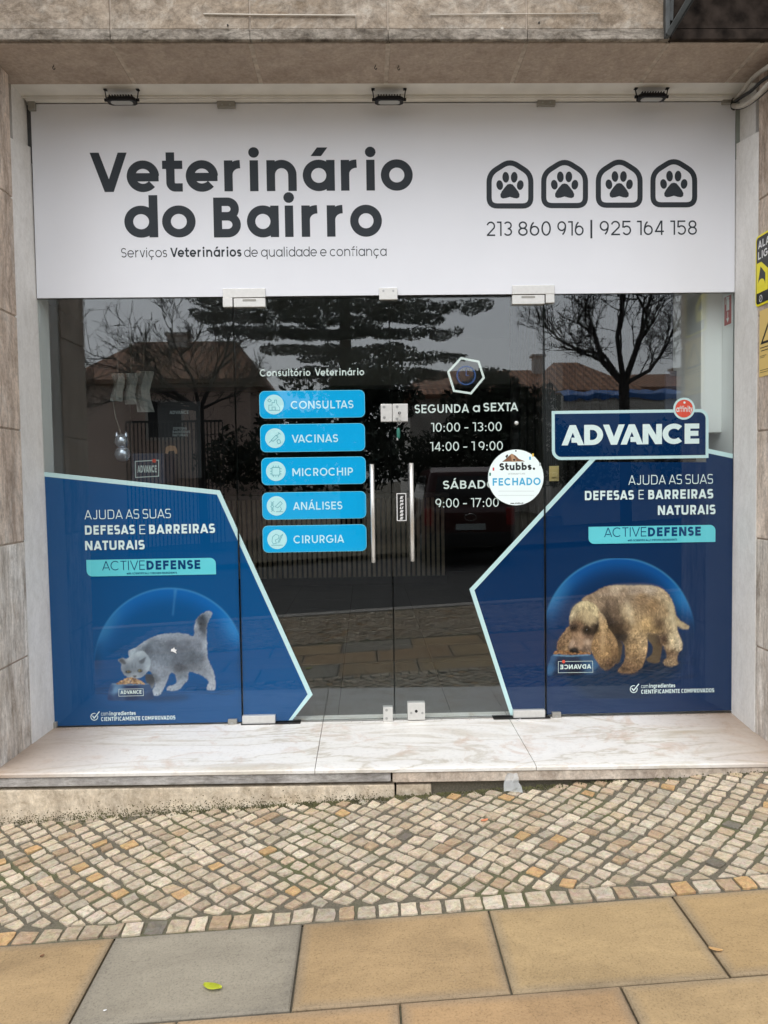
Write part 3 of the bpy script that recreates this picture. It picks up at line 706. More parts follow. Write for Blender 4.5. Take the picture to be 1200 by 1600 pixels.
def hook(px, py):
    d = ray(px, py); p = CAM + d * (ZS - .002 - CAM[2]) / d[2]; c = [p + np.array([0, 0, -.001])]
    for a in range(-90, 200, 30): c.append(p + np.array([.005 * math.cos(math.radians(a + 180)), 0, -.014 + .007 * math.sin(math.radians(a + 180))]))
    part('hook', G().tube(c, .0018, 6), 'matte_black', lin_, smooth=True)
hook(84, 101); hook(587, 101); hook(623, 102)
for px, py in ((356, 40), (373, 49), (784, 46), (842, 36)):
    p = ony(px, py, -.5005); part('anchor_plug', G().tube([p, p + np.array([0, -.010 if py > 45 else -.006, 0])], .006 if py > 45 else .0035, 10), 'old_wire' if py > 45 else 'matte_black', lin_)
# painted head over the sign
g = G().box(-1.775, 1.775, -.164, .03, ZS + .0005, ZS + .0115); g.box(-1.775, 1.775, -.060, -.052, ZS - .010, ZS + .0005); g.box(-1.76, 1.76, -.050, -.012, ZS - .0125, ZS + .0005)
part('head_board', g, 'head_paint', bld, bevel=.001)
# the wall beyond the pilasters and above
g = G()
for sx in (-1, 1): g.box(min(sx * 2.362, sx * 9), max(sx * 2.362, sx * 9), -.48, .3, -1, 7.5)
g.box(-2.362, 2.362, -.47, .3, 4.6, 7.5)
part('facade_wall', g, 'lintel_stone', bld)
# marble sill (three slabs), two kinds of ledge under it and the stone riser
def sz(x): return -.006 - .0098 * (x + .075)                   # front lip height along the step
SXJ = [-2.05, -.372, .585, 2.05]
for a, b in zip(SXJ[:-1], SXJ[1:]):
    g = G(); p = []
    for x in (a + .0015, b - .0015):
        for (y, z0, z1) in ((.10, -.03, .0), (-.60, sz(x) - .022, sz(x) + .0015), (-.628, sz(x) - .022, sz(x) - .001), (-.634, sz(x) - .018, sz(x) - .006)):
            p += [(x, y, z0), (x, y, z1)]
    k = 8; f = []
    for i in (0, 2, 4): f += [(i, i + 2, k + i + 2, k + i), (i + 1, k + i + 1, k + i + 3, i + 3)]
    f += [(6, 7, k + 7, k + 6), (0, k, k + 1, 1), (0, 1, 3, 5, 7, 6, 4, 2), (k, k + 2, k + 4, k + 6, k + 7, k + 5, k + 3, k + 1)]
    g.add(p, f); part('sill_slab', g, 'marble', bld)
part('sill_bed', G().box(-2.05, 2.05, -.56, .1, -.2, -.045), 'crevice', bld)
def slanted(x0, x1, y0, z_top, z_bot):
    g = G(); p = [(x, y, z) for x in (x0, x1) for (y, z) in ((y0, z_bot(x)), (y0 + .15, z_bot(x)), (y0 + .15, z_top(x)), (y0, z_top(x)))]
    g.add(p, [(3, 2, 1, 0), (4, 5, 6, 7), (0, 1, 5, 4), (1, 2, 6, 5), (2, 3, 7, 6), (3, 0, 4, 7)]); return g
part('sill_ledge', slanted(-2.05, -.046, -.626, lambda x: sz(x) - .024, lambda x: sz(x) - .062), 'grey_ledge', bld, bevel=.003, label='grey stained ledge')
part('sill_ledge', slanted(-.038, 2.05, -.628, lambda x: sz(x) - .023, lambda x: sz(x) - .066), 'cream_ledge', bld, bevel=.004, label='cream chipped ledge')
part('riser', slanted(-2.05, -.030, -.622, lambda x: sz(x) - .078, lambda x: gz(x, -.62) - .1), 'riser_stone', bld, bevel=.004)
part('riser', slanted(-.022, .13, -.617, lambda x: sz(x) - .080, lambda x: gz(x, -.62) - .1), 'riser_stone', bld, bevel=.004)
part('riser_core', slanted(.13, 2.05, -.60, lambda x: sz(x) - .0665, lambda x: gz(x, -.62) - .1), 'cobble_joint', bld)

g = G(); rd = random.Random(9)
for i in range(420):
    x = rd.choice((rd.uniform(-1.74, 1.74), rd.gauss(-1.65, .08), rd.gauss(1.6, .12))); y = -.014 - abs(rd.gauss(0, .012)); s_ = rd.uniform(.0012, .004); a = rd.uniform(0, 6.28)
    g.add([(x + s_ * math.cos(a + t), y + s_ * .6 * math.sin(a + t), .0012) for t in (0, 2.1, 4.2)] + [(x, y, .0012 + s_ * .5)], [(0, 1, 3), (1, 2, 3), (2, 0, 3)])
tag(part('grit', g, 'joint_mortar'), 'fine grit along the foot of the glass on the marble sill', 'grit', kind='stuff')
g = G(); q0, q1 = w2(378, 1134), w2(470, 1131); g.box(q0[0], q1[0], -.030, .03, .0005, .0035); q0, q1 = w2(770, 1126), w2(858, 1124); part('threshold_plate', g, 'counter_dark', bld); g = G(); g.box(q0[0], q1[0], -.030, .03, .0005, .0035); part('threshold_plate', g, 'counter_dark', bld)
# room behind the glass
RB = 6.2
g = G().box(-3.2, 3.2, .1, RB, -.06, -.006, 1)
for i in range(11):
    for j in range(11): g.box(-3.3 + i * .6 + .003, -2.7 + i * .6 - .003, .1 + j * .56 + .003, .66 + j * .56 - .003, -.0058, -.002)
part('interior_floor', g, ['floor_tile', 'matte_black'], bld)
part('interior_ceiling', G().box(-3.2, 3.2, .3, RB, 3.0, 3.08), 'room_white', bld)
part('bulkhead', G().box(-3.2, 3.2, 5.75, RB, 2.43, 2.999), 'room_white', bld)
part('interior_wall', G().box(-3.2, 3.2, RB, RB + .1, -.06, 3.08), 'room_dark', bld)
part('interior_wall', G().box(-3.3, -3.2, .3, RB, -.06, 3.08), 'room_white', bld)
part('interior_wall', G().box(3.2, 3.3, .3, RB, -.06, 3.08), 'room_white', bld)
part('window_return', G().box(-1.95, -1.752, .02, .135, 0, 3.0), 'room_white', bld)
part('window_return', G().box(1.758, 1.95, .02, .62, 0, 3.0), 'room_white', bld)
part('front_inner_wall', G().box(-3.3, -1.95, .2, .3, 0, 3.08).box(1.95, 3.3, .2, .3, 0, 3.08).box(-3.3, 3.3, .06, .3, 3.08, 3.11), 'room_white', bld)
g = G().box(1.645, 1.757, .135, .50, 1.46, 2.9); part('duct_box', g, 'room_white', bld, bevel=.004)
part('slatted_partition', (lambda g: [g.box(1.05 + i * .062, 1.085 + i * .062, 1.9, 1.96, 0, 3) for i in range(14)] and g)(G()), 'counter_dark', bld)
part('partition_panel', G().box(1.0, 3.2, 1.961, 2.05, 0, 3.0), 'room_dark', bld)

# ------------------------------------------------------------------ white sign over the glass
YS = -.010
sg = thing('shop_sign', (0, YS, 2.16), 'wide white clinic name board with grey lettering and four paw emblems above the doors', 'sign')
p0 = part('sign_panel', G().box(-1.748, 1.750, YS, -.004, 2.160, 3.102), 'sign_white', sg)
F = FRONT(YS - .0006)
g = G(); px_text(g, 'Veterinário', 143, 645, 300, 61, .212, F, xh=.79); part('lettering', g, 'sign_ink', sg)
g = G(); px_text(g, 'do', 196, 307, 371.8, 62, .212, F, xh=.79); part('lettering', g, 'sign_ink', sg)
g = G(); px_text(g, 'Bairro', 335, 597, 371.2, 62, .212, F, xh=.79); part('lettering', g, 'sign_ink', sg)
g = G(); px_text(g, 'Serviços', 190.5, 262, 403, 14.5, .10, F, xh=.77); px_text(g, 'Veterinários', 267, 378, 402.3, 14.5, .185, F, xh=.77); px_text(g, 'de qualidade e confiança', 382, 604, 401.5, 14.5, .10, F, xh=.77)
part('tagline', g, 'sign_ink', sg)
for tx_, a_, b_, y_ in (('213', 760, 799.5, 369.7), ('860', 809, 860, 369.4), ('916', 870, 911, 369.1), ('925', 936, 985, 368.6), ('164', 994, 1036, 368.3), ('158', 1046, 1087.5, 368)):
    g = G(); px_text(g, tx_, a_, b_, y_, 22.5, .105, F); part('phone_number', g, 'sign_ink', sg)
g = G(); px_text(g, '|', 921.5, 924.5, 369, 22.5, .105, F); part('number_divider', g, 'sign_ink', sg)
for k in range(4):
    cx = 796.2 + 85.1 * k; oy = -.6 * k; g = G()
    corners = [(cx - 32.5, 323 + oy), (cx + 32.5, 323 + oy), (cx + 32.5, 273 + oy), (cx, 252.5 + oy), (cx - 32.5, 273 + oy)]
    pts = []
    for i in range(5):
        a, b, c_ = (np.array(corners[(i + d) % 5], float) for d in (-1, 0, 1)); r = 13.0
        u, v = (a - b) / np.linalg.norm(a - b), (c_ - b) / np.linalg.norm(c_ - b)
        for t in np.linspace(0, 1, 7): pts.append(tuple(b + u * r * (1 - t) ** 2 + v * r * t ** 2))
    px_line(g, pts, 8.0, F, closed=True)
    for (dx, dy, rx, ry, ro) in ((-16, 290.5, 5.2, 7.6, -8), (-6.6, 278.3, 5.2, 8.4, -3), (6.6, 278.3, 5.2, 8.4, 3), (16, 290.5, 5.2, 7.6, 8)):
        e = [(cx + dx + (x * math.cos(math.radians(ro)) - y * math.sin(math.radians(ro))), dy + oy + (x * math.sin(math.radians(ro)) + y * math.cos(math.radians(ro)))) for x, y in arc(0, 0, rx, ry, 0, 345, 2, 23)]
        px_poly(g, e, F)
    half = [(0, 288.5), (4, 289.5), (8, 294), (12.5, 300), (15, 305), (14.5, 309.5), (11, 311.3), (6, 310.6), (0, 308.8)]
    px_poly(g, [(cx + x, y + oy) for x, y in half] + [(cx - x, y + oy) for x, y in half[-2:0:-1]], F)
    part('paw_emblem', g, 'sign_ink', sg)
def steel_box(px0, px1, py0, py1, y0, y1, g=None):
    a, b = ony(px0, (py0 + py1) / 2, y0), ony(px1, (py0 + py1) / 2, y0); t, u = ony((px0 + px1) / 2, py0, y0), ony((px0 + px1) / 2, py1, y0)
    return (g or G()).box(a[0], b[0], y0, y1, u[2], t[2])
def screws(xs_, parent, y):
    for px, py, r in xs_:
        p = ony(px, py, y); part('screw', G().tube([(p[0], y, p[2]), (p[0], y - .0012, p[2])], r, 14), 'bolt_steel', parent)
for px0, px1, py0, py1 in ((43, 54, 154, 171), (339, 367, 157.5, 167), (840, 868, 154, 164), (1130, 1146, 152.5, 161)):
    c_ = part('sign_clip', steel_box(px0, px1, py0, py1, -.030, .0), 'dull_clip', sg, bevel=.0015)
    if px0 > 300 and px0 < 1000: screws([((px0 + px1) / 2 - 6, (py0 + py1) / 2 + 1, .004), ((px0 + px1) / 2 + 6, (py0 + py1) / 2 + 1, .004)], c_, -.030)

# ------------------------------------------------------------------ glass and what is stuck to it
XG = (-.783, -.003, .779)
def pane(parent, x0, x1, z0, z1):
    g = G(); g.prism_y([(x0, z0), (x1, z0), (x1, z1), (x0, z1)], -.005, .005, 0, 1); g.mi[1] = 2
    return part('glass_pane', g, ['shop_glass', 'glass_edge', 'glass_film'], parent)
fl = thing('window_pane', ((-1.75 + XG[0]) / 2, 0, 0), 'fixed glass pane with the blue poster of a grey cat eating', 'window')
dl = thing('glass_door', (XG[0], 0, 0), 'glass door leaf with five bright blue service labels', 'door')
dr = thing('glass_door', (XG[2], 0, 0), 'glass door leaf with the opening hours in white', 'door')
fr = thing('window_pane', ((1.75 + XG[2]) / 2, 0, 0), 'fixed glass pane with the blue poster of a spaniel eating', 'window')
pane(fl, -1.752, XG[0] - .003, .004, 2.157); pane(dl, XG[0] + .003, XG[1] - .003, .008, 2.148)
pane(dr, XG[1] + .003, XG[2] - .003, .008, 2.148); pane(fr, XG[2] + .003, 1.752, .004, 2.157)
LY = lambda k: FRONT(.0040 - .0008 * k)
def decal(name, mat, polys, layer, parent, xs=None, left=True, up=None):
    g = G()
    for i, q in enumerate(polys):
        q = [tuple(p) for p in q]
        if xs is not None: q = clip(q, xs, left)
        if len(q) >= 3: put_poly(g, q, LY(layer), 0)
    return part(name, g, mat, up or parent)
# posters: a blue field with a pale border, running on from the fixed pane to the door
bl = pxp([(67, 741), (340, 769.5), (484.5, 1086), (457, 1129)]); fieldL = bl + [w2(260, 1135), w2(60, 1139)]
edgeL = stroke(pxp([(60, 740), (341, 769.5), (484.5, 1085.5), (454, 1133)]), 7.0 * PXM)
fieldL = [(max(x, -1.752), max(z, .006)) for x, z in fieldL]
br = pxp([(799, 1121), (736.5, 922), (922, 722)]); fieldR = [w2(1150, 1110)] + [w2(1150, 713), w2(1104, 705), w2(1104, 722)] + br[::-1]
fieldR = [(min(x, 1.752), max(z, .009)) for x, z in fieldR]
edgeR = stroke(pxp([(801, 1126), (737.5, 921.5), (930, 714)]), 7.0 * PXM); edgeR2 = stroke(pxp([(1104, 704), (1152, 714)]), 7.0 * PXM)
zc = lambda qs, z0: [[(x, max(z, z0)) for x, z in q] for q in qs]
pl = decal('poster', 'vinyl_blue_left', [fieldL], 0, fl, XG[0] - .004, True); decal('poster_border', 'vinyl_pale', zc(edgeL, .006), 1, fl, XG[0] - .004, True, up=pl)
pdl = decal('poster', 'vinyl_blue_left', [fieldL], 0, dl, XG[0] + .004, False); decal('poster_border', 'vinyl_pale', zc(edgeL, .010), 1, dl, XG[0] + .004, False, up=pdl)
pr = decal('poster', 'vinyl_blue_right', [fieldR], 0, fr, XG[2] + .004, False); decal('poster_border', 'vinyl_pale', zc(edgeR, .01) + edgeR2, 1, fr, XG[2] + .004, False, up=pr)
pdr = decal('poster', 'vinyl_blue_right', [fieldR], 0, dr, XG[2] - .004, True); decal('poster_border', 'vinyl_pale', zc(edgeR, .01), 1, dr, XG[2] - .004, True, up=pdr)
def claim(parent, T):
    g = G()
    for txt, x0, x1, b, cp, w in T: px_text(g, txt, x0, x1, b, cp, w, LY(4), n=3.6, xh=.74)
    return part('slogan', g, 'vinyl_white', parent)
claim(pl, [('AJUDA AS SUAS', 132, 267, 810.5, 14.5, .095), ('DEFESAS', 132.8, 211, 835, 14.5, .22), ('E', 218, 227, 834.5, 14.5, .095), ('BARREIRAS', 233, 336, 833.5, 14.5, .22), ('NATURAIS', 133, 226, 859, 14.5, .22)])
claim(pr, [('AJUDA AS SUAS', 982, 1114, 756.5, 14.8, .095), ('DEFESAS', 914, 990.5, 781, 14.5, .22), ('E', 998, 1006, 780, 14.5, .095), ('BARREIRAS', 1013, 1114.5, 779.3, 14.5, .22), ('NATURAIS', 1028, 1118, 804, 14.8, .22)])
def pill(parent, x0, x1, y0, y1, T):
    a, b = w2(x0, y1), w2(x1, y0)
    pp = decal('active_badge', 'pill_cyan', [rrect(a[0], b[0], a[1], b[1], 9 * PXM, (1, 0, 1, 0))], 4, parent)
    g = G()
    for txt, q0, q1, bs, cp, w in T: px_text(g, txt, q0, q1, bs, cp, w, LY(5))
    part('badge_lettering', g, 'pill_ink', parent)
pill(pl, 135.5, 337, 871.5, 901, [('ACTIVE', 159.6, 226.5, 890.8, 14.5, .085), ('DEFENSE', 229, 313, 889.5, 14, .24), ('with SCIENTIFICALLY PROVEN INGREDIENTS', 198, 276.5, 897, 3.0, .2)])
pill(pr, 919.7, 1118, 820, 850, [('ACTIVE', 944, 1010, 838.6, 14.5, .085), ('DEFENSE', 1012.5, 1095, 837.5, 14, .24), ('with SCIENTIFICALLY PROVEN INGREDIENTS', 981, 1058, 845.2, 3.0, .2)])
def seal(parent, cx, cy, T):
    g = G(); px_line(g, arc(cx, cy, 5.4, 5.4, -20, 290, 2, 24), 1.2, LY(4)); px_line(g, [(cx - 3, cy - 1.5), (cx - .2, cy + 2.2), (cx + 8, cy - 8.2)], 1.7, LY(4), lev=1e-4)
    for txt, x0, x1, b, cp, w in T: px_text(g, txt, x0, x1, b, cp, w, LY(4), n=3.0)
    part('seal_lettering', g, 'vinyl_white', parent)
seal(pl, 147.3, 1120, [('com', 158, 169.4, 1118, 5.6, .11), ('ingredientes', 171, 212, 1117.6, 6.0, .2), ('CIENTIFICAMENTE COMPROVADOS', 158, 274, 1125.5, 6.2, .2)])
seal(pr, 990.3, 1076.8, [('com', 1002, 1013, 1075, 5.6, .11), ('ingredientes', 1014.5, 1055, 1074.4, 6.0, .2), ('CIENTIFICAMENTE COMPROVADOS', 1002, 1116, 1082.8, 6.2, .2)])
# brand tag on the right poster
a, b = w2(862.5, 719), w2(1107.5, 639)
decal('brand_tag', 'vinyl_pale', [rrect(a[0], b[0], a[1], b[1], 15 * PXM, (1, 0, 1, 0))], 3, pr)
i5 = 4.8 * PXM; decal('brand_field', 'vinyl_blue_right', [rrect(a[0] + i5, b[0] - i5, a[1] + i5, b[1] - i5, 10.5 * PXM, (1, 0, 1, 0))], 4, pr)
g = G(); px_text(g, '^DV^NCE', 877.5, 1092.5, 694.5, 31.5, .25, LY(5), track=-.07); part('brand_lettering', g, 'vinyl_white', pr)
q = w2(1068.8, 638.5); decal('brand_disc_rim', 'vinyl_pale', [disc(*q, 17.3 * PXM)], 5.4, pr); decal('brand_disc', 'tag_red', [disc(*q, 14 * PXM)], 6, pr)
g = G(); px_text(g, 'affinity', 1056.5, 1082, 643.5, 9.0, .17, LY(6.8), slant=.12); px_poly(g, arc(1069.3, 629, 1.8, 1.8, 0, 330, 2, 11), LY(6.8)); part('disc_lettering', g, 'vinyl_white', pr)

# left door: heading and five labels
g = G(); px_text(g, 'Consultório', 406, 485, 587.5, 11, .165, LY(1), xh=.72); px_text(g, 'Veterinário', 492, 569, 586.5, 11, .165, LY(1), xh=.72)
part('door_heading', g, 'hours_white', dl)
LAB = [('CONSULTAS', 405.6, 569.8, 609, 654, 428, 632, 454.3, 552.3, 638.3), ('VACINAS', 407, 570, 661, 706.7, 429.6, 684.6, 455.8, 528.4, 691.2),
       ('MICROCHIP', 408.8, 571.3, 713, 758.3, 431, 736.3, 457, 551.6, 743.4), ('ANÁLISES', 410, 571.8, 767.3, 812.3, 432, 790.5, 458, 535, 796.3), ('CIRURGIA', 410.8, 572.4, 819, 863.7, 432.9, 842.8, 458.7, 537.7, 848.5)]
ICON = {
 'CONSULTAS': [[(-8, 9), (9, 9)], [(-8, 9), (-8, 1), (-3, 1), (-3, -3), (1, -3), (1, -7), (4, -7), (4, -2), (6, 1), (9, 5), (9, 9)], [(-3, 9), (-3, 4), (2, 4), (2, 9)], [(-10, -6), (-7, -9), (-4, -6), (-7, -4), (-10, -6)]],
 'VACINAS': [[(-9, 7), (-5, 3)], [(-6, 3), (2, -5), (5, -2), (-3, 5), (-6, 3)], [(2, -3), (7, -8)], [(5, -9), (9, -6)], [(3, 5), (5, 2), (8, 3), (9, 7), (5, 9), (3, 5)]],
 'MICROCHIP': [[(-6, -6), (6, -6), (6, 6), (-6, 6), (-6, -6)]] + [[(k, s_ * 6), (k, s_ * 9)] for k in (-4, 0, 4) for s_ in (-1, 1)] + [[(s_ * 6, k), (s_ * 9, k)] for k in (-4, 0, 4) for s_ in (-1, 1)],
 'ANÁLISES': [[(-9, -7), (-5, -3), (-9, 1), (-5, 5), (-8, 9)], [(-4, -7), (-8, -3), (-4, 1), (-8, 5), (-3, 9)], [(-2, 1), (6, -7), (9, -4), (2, 3), (-2, 1)], [(-1, 9), (10, 9)], [(5, 9), (8, 5), (6, 1)]],
 'CIRURGIA': [[(-8, 3), (-7, -4), (-2, -8), (3, -6), (2, -1), (-3, 1), (-1, 6), (-6, 7), (-8, 3)], [(3, 5), (9, -8)], [(1, 6), (6, -6), (9, -8)], [(-9, 9), (9, 9)]]}
for name, x0, x1, y0, y1, cx, cy, t0, t1, tb in LAB:
    a, b = w2(x0, y1), w2(x1, y0)
    lb = decal('service_label', 'label_edge', [rrect(a[0], b[0], a[1], b[1], 8.5 * PXM)], 1, dl)
    e = .9 * PXM; decal('label_field', 'label_blue', [rrect(a[0] + e, b[0] - e, a[1] + e, b[1] - e, 7.7 * PXM)], 2, dl, up=lb)
    decal('icon_disc', 'disc_pale', [disc(*w2(cx, cy), 15.3 * PXM)], 3, dl, up=lb)
    g = G()
    for i, pts in enumerate(ICON[name]): px_line(g, [(cx + x, cy + y) for x, y in pts], .85, LY(4), lev=i * LV)
    part('icon', g, 'icon_ink', lb)
    g = G(); px_text(g, name, t0, t1, tb, 12.3, .165, LY(3.2)); part('label_lettering', g, 'label_text', lb)

# right door: clock badge and hours
g = G(); px_line(g, [(720.4, 559.5), (748, 565), (756, 590), (736, 614.5), (709.5, 610.5), (700.5, 581)], 3.4, LY(1), closed=True); part('clock_badge', g, 'hours_white', dr)
g = G(); px_line(g, arc(728.5, 586.4, 14.2, 14.2, 0, 360, 2, 40)[:-1], 2.2, LY(1), closed=True); px_line(g, [(728.5, 576), (728.5, 586.6), (733, 586.6)], 1.3, LY(1))
for a in range(0, 360, 30): px_line(g, [(728.5 + r * math.cos(math.radians(a)), 586.4 + r * math.sin(math.radians(a))) for r in (10.2, 12)], .9, LY(1))
part('clock_face', g, 'clock_ink', dr)
g = G(); px_text(g, 'SEGUNDA', 648, 733, 645, 13.3, .165, LY(1)); px_text(g, 'a', 739, 750, 643.6, 13.3, .165, LY(1), xh=.78); px_text(g, 'SEXTA', 755.5, 810, 642.4, 13.3, .165, LY(1))
px_text(g, '10:00 - 13:00', 673.6, 784, 674, 14, .115, LY(1), space=.26); px_text(g, '14:00 - 1 9:00', 672, 786, 704, 14, .115, LY(1), space=.26)
px_text(g, 'SÁBADO', 692.3, 776, 763.4, 12.8, .165, LY(1)); px_text(g, '9:00 - 17:00', 680.5, 779.6, 792.5, 14, .115, LY(1), space=.26)
part('opening_hours', g, 'hours_white', dr)
a, b = w2(620, 814), w2(634.6, 770.5)
st = part('push_sticker', (lambda g: g.box(a[0], b[0], -.0065, -.0052, a[1], b[1]) and g)(G()), 'alarm_white', dr)
e = 1.3 * PXM; part('sticker_field', (lambda g: put_poly(g, [(a[0] + e, a[1] + e), (b[0] - e, a[1] + e), (b[0] - e, b[1] - e), (a[0] + e, b[1] - e)], FRONT(-.0069)) or g)(G()), 'alarm_black', st)
g = G()
for i, ch in enumerate('EMPURRE'): px_text(g, ch, 624.6, 630.4, 779.3 + i * 5.4, 4.1, .26, FRONT(-.0073), slant=.25)
part('sticker_lettering', g, 'alarm_white', st)

# ------------------------------------------------------------------ door hardware
def patch(parent, name, px0, px1, py0, py1, y0=-.019, y1=.019, mat='patch_steel', L=None):
    g = steel_box(px0, px1, py0, py1, y0, y1)
    if L: steel_box(*L, y0, y1, g)
    return part(name, g, mat, parent, bevel=.0018)
patch(fl, 'corner_patch', 348, 414.5, 450.5, 464.8, L=(348, 363.3, 464.8, 479.5)); h = patch(dl, 'hinge_patch', 365, 414.5, 466, 479.5)
steel = part('patch_slot', steel_box(379, 400, 467.3, 470.5, -.0205, -.0185), 'dull_clip', h)
patch(fr, 'corner_patch', 800.5, 866.5, 445.5, 459.5, L=(852.8, 866.5, 459.5, 473)); h = patch(dr, 'hinge_patch', 800.5, 851, 461, 475)
part('patch_slot', steel_box(815, 836, 462.4, 465.6, -.0205, -.0185), 'dull_clip', h)
h = patch(dl, 'hinge_patch', 378.5, 430, 1118.5, 1133.5, -.022, .022); h = patch(dr, 'hinge_patch', 802.5, 852, 1110, 1124.5, -.022, .022)
c_ = patch(sg, 'stop_clip', 592.5, 621, 449.5, 468, -.022, .0); screws([(599, 454.5, .0055), (614.5, 454.5, .0055)], c_, -.022)
c_ = patch(fl, 'floor_clip', 356, 370, 1124.5, 1137, -.014, .014, 'dull_clip'); screws([(362.5, 1131, .008)], c_, -.014)
c_ = patch(fr, 'floor_clip', 863.3, 877, 1113.5, 1126, -.014, .014, 'dull_clip'); screws([(870, 1120, .008)], c_, -.014)
patch(fl, 'floor_clip', 81, 88, 1129, 1140, -.014, .014, 'dull_clip')
c_ = patch(dl, 'lock_plate', 595, 612.6, 631.2, 658.8); screws([(600, 636, .007), (600.5, 652.5, .007)], c_, -.019)
c_ = patch(dr, 'lock_case', 613.4, 637.2, 631.0, 658.6, -.022, .022); screws([(620.5, 635.5, .007), (620.5, 654.5, .007)], c_, -.022)
def keyhole(px, py, par, y): p = ony(px, py, y); part('keyhole', G().tube([(p[0], y, p[2]), (p[0], y - .0012, p[2])], .0075, 14), 'matte_black', par)
keyhole(624.3, 645.2, c_, -.022)
c_ = patch(dl, 'floor_lock', 598.8, 613.8, 1105.5, 1127.3, -.02, .02); screws([(604, 1109.5, .007), (604, 1122.5, .007)], c_, -.02)
c_ = patch(dr, 'floor_lock', 637, 664.2, 1098.2, 1125, -.02, .02); screws([(642.5, 1114, .006), (660, 1114, .006)], c_, -.02); keyhole(650.4, 1111.3, c_, -.02)
def rod(parent, pt, pb, mounts):
    yo = -.052; t, b = ony(*pt, yo), ony(*pb, yo); g = G()
    h = part('pull_handle', g.tube([t, (t + b) / 2, b], .0105, 16), 'rod_steel', parent, smooth=False)
    h.data.polygons.foreach_set('use_smooth', [len(p.vertices) == 4 for p in h.data.polygons])
    for f in mounts:
        m = t + (b - t) * f; part('handle_post', G().tube([m + np.array([0, .008, 0]), (m[0], -.004, m[2])], .0075, 12), 'rod_steel', h, smooth=True)
rod(dl, (581, 725.5), (583.6, 879), (.21, .79)); rod(dr, (642.6, 723.5), (644.6, 877), (.21, .79))
ky = thing('key', ony(624, 660, -.03), 'small key with a green plastic tag hanging from the middle door lock', 'key')
p = ony(624.3, 645.2, -.023); q = ony(624, 663, -.03)
g = G().tube([p, p + np.array([0, -.018, 0])], .0035, 8); g.box(p[0] - .003, p[0] + .003, p[1] - .03, p[1] - .012, p[2] - .012, p[2] + .004); part('key_blade', g, 'bolt_steel', ky)
part('key_ring', G().tube([q + np.array([.010 * math.cos(t), .003 * math.sin(2 * t), .012 + .012 * math.sin(t)]) for t in np.linspace(0, 6.283, 15)], .0014, 6), 'bolt_steel', ky, smooth=True)
c0 = ony(622.5, 677, -.03); part('key_tag', G().lathe(c0, [(0, -.028), (.006, -.027), (.0085, -.018), (.009, .012), (.007, .022), (.002, .028), (0, .028)], 10), 'key_green', ky, smooth=True)
c0 = ony(621, 686, -.03); part('key_tag_cap', G().lathe(c0, [(0, -.006), (.005, -.006), (.005, .006), (0, .006)], 8), 'bolt_steel', ky)

# round closed sign hung on the inside of the right leaf
cs = thing('closed_sign', ony(806, 746, -.01), 'round white card reading FECHADO on the right glass door', 'sign')
cc = ony(806, 746, -.009); rr = 43.6 * PXM
g = G().prism_y(disc(cc[0], cc[2], rr, 48), -.0095, -.0065); part('card', g, 'card_white', cs)
FC = FRONT(-.0099)
g = G(); px_text(g, 'Stubbs.', 779.8, 835.5, 734.6, 11.2, .25, FC, xh=.72); part('card_name', g, 'card_black', cs)
g = G(); px_text(g, 'www.stubbs.pt', 797, 817, 787.3, 2.4, .2, FC); part('card_address', g, 'card_black', cs)
g = G(); px_text(g, 'FECHADO', 769.3, 844, 758.3, 11.6, .20, FC); part('card_notice', g, 'fechado_blue', cs)
g = G(); px_text(g, 'VETERINARY CARE', 793, 820, 741.5, 2.4, .14, FC)
for y in (767.3, 773.8): px_line(g, [(778, y), (834, y)], .45, FC)
part('card_small_print', g, 'card_grey', cs)
g = G(); px_poly(g, [(784, 721.5), (790, 717), (795, 712), (799, 709), (805, 712), (810, 717), (820, 721)], FC); part('card_dog', g, 'dog_brown', cs)
g = G(); px_poly(g, [(797, 710), (801, 709.5), (803, 714), (806.5, 719), (806, 721.5), (799, 721.5), (798.5, 716)], FRONT(-.0102)); part('card_dog_muzzle', g, 'dog_tan', cs)
g = G(); px_poly(g, arc(802.8, 718.5, 2.0, 1.6, 0, 330, 2, 11), FRONT(-.0105)); px_poly(g, [(789, 713), (792, 710), (793.5, 712), (791, 716)], FRONT(-.0105)); part('card_dog_nose', g, 'card_black', cs)
for px, py, m in ((832, 711, 'confetti_yellow'), (827.5, 716, 'fechado_blue'), (770.5, 733, 'confetti_red'), (765.3, 741, 'confetti_teal'), (843, 725.5, 'card_grey')):
    g = G(); px_poly(g, [(px - 1.3, py - 2.4), (px + 1.3, py - 2.4), (px + 1.3, py + 2.4), (px - 1.3, py + 2.4)], FC); part('confetti', g, m, cs)
p = ony(806, 704.5, -.0095); part('hanging_hole', G().tube([p, p + np.array([0, -.0006, 0])], .004, 10), 'card_black', cs)
sk = ony(807, 661, -.006); tag(part('suction_cup', G().lathe((0, 0, 0), [(0, .0), (.011, 0), (.007, .006), (.003, .010), (0, .011)], 14), 'scrap_clear', smooth=True), 'small clear suction cup on the right door just above the round white card', 'hook')
bpy.context.scene.collection.objects[-1].location = tuple(sk); bpy.context.scene.collection.objects[-1].rotation_euler = (math.radians(90), 0, 0)

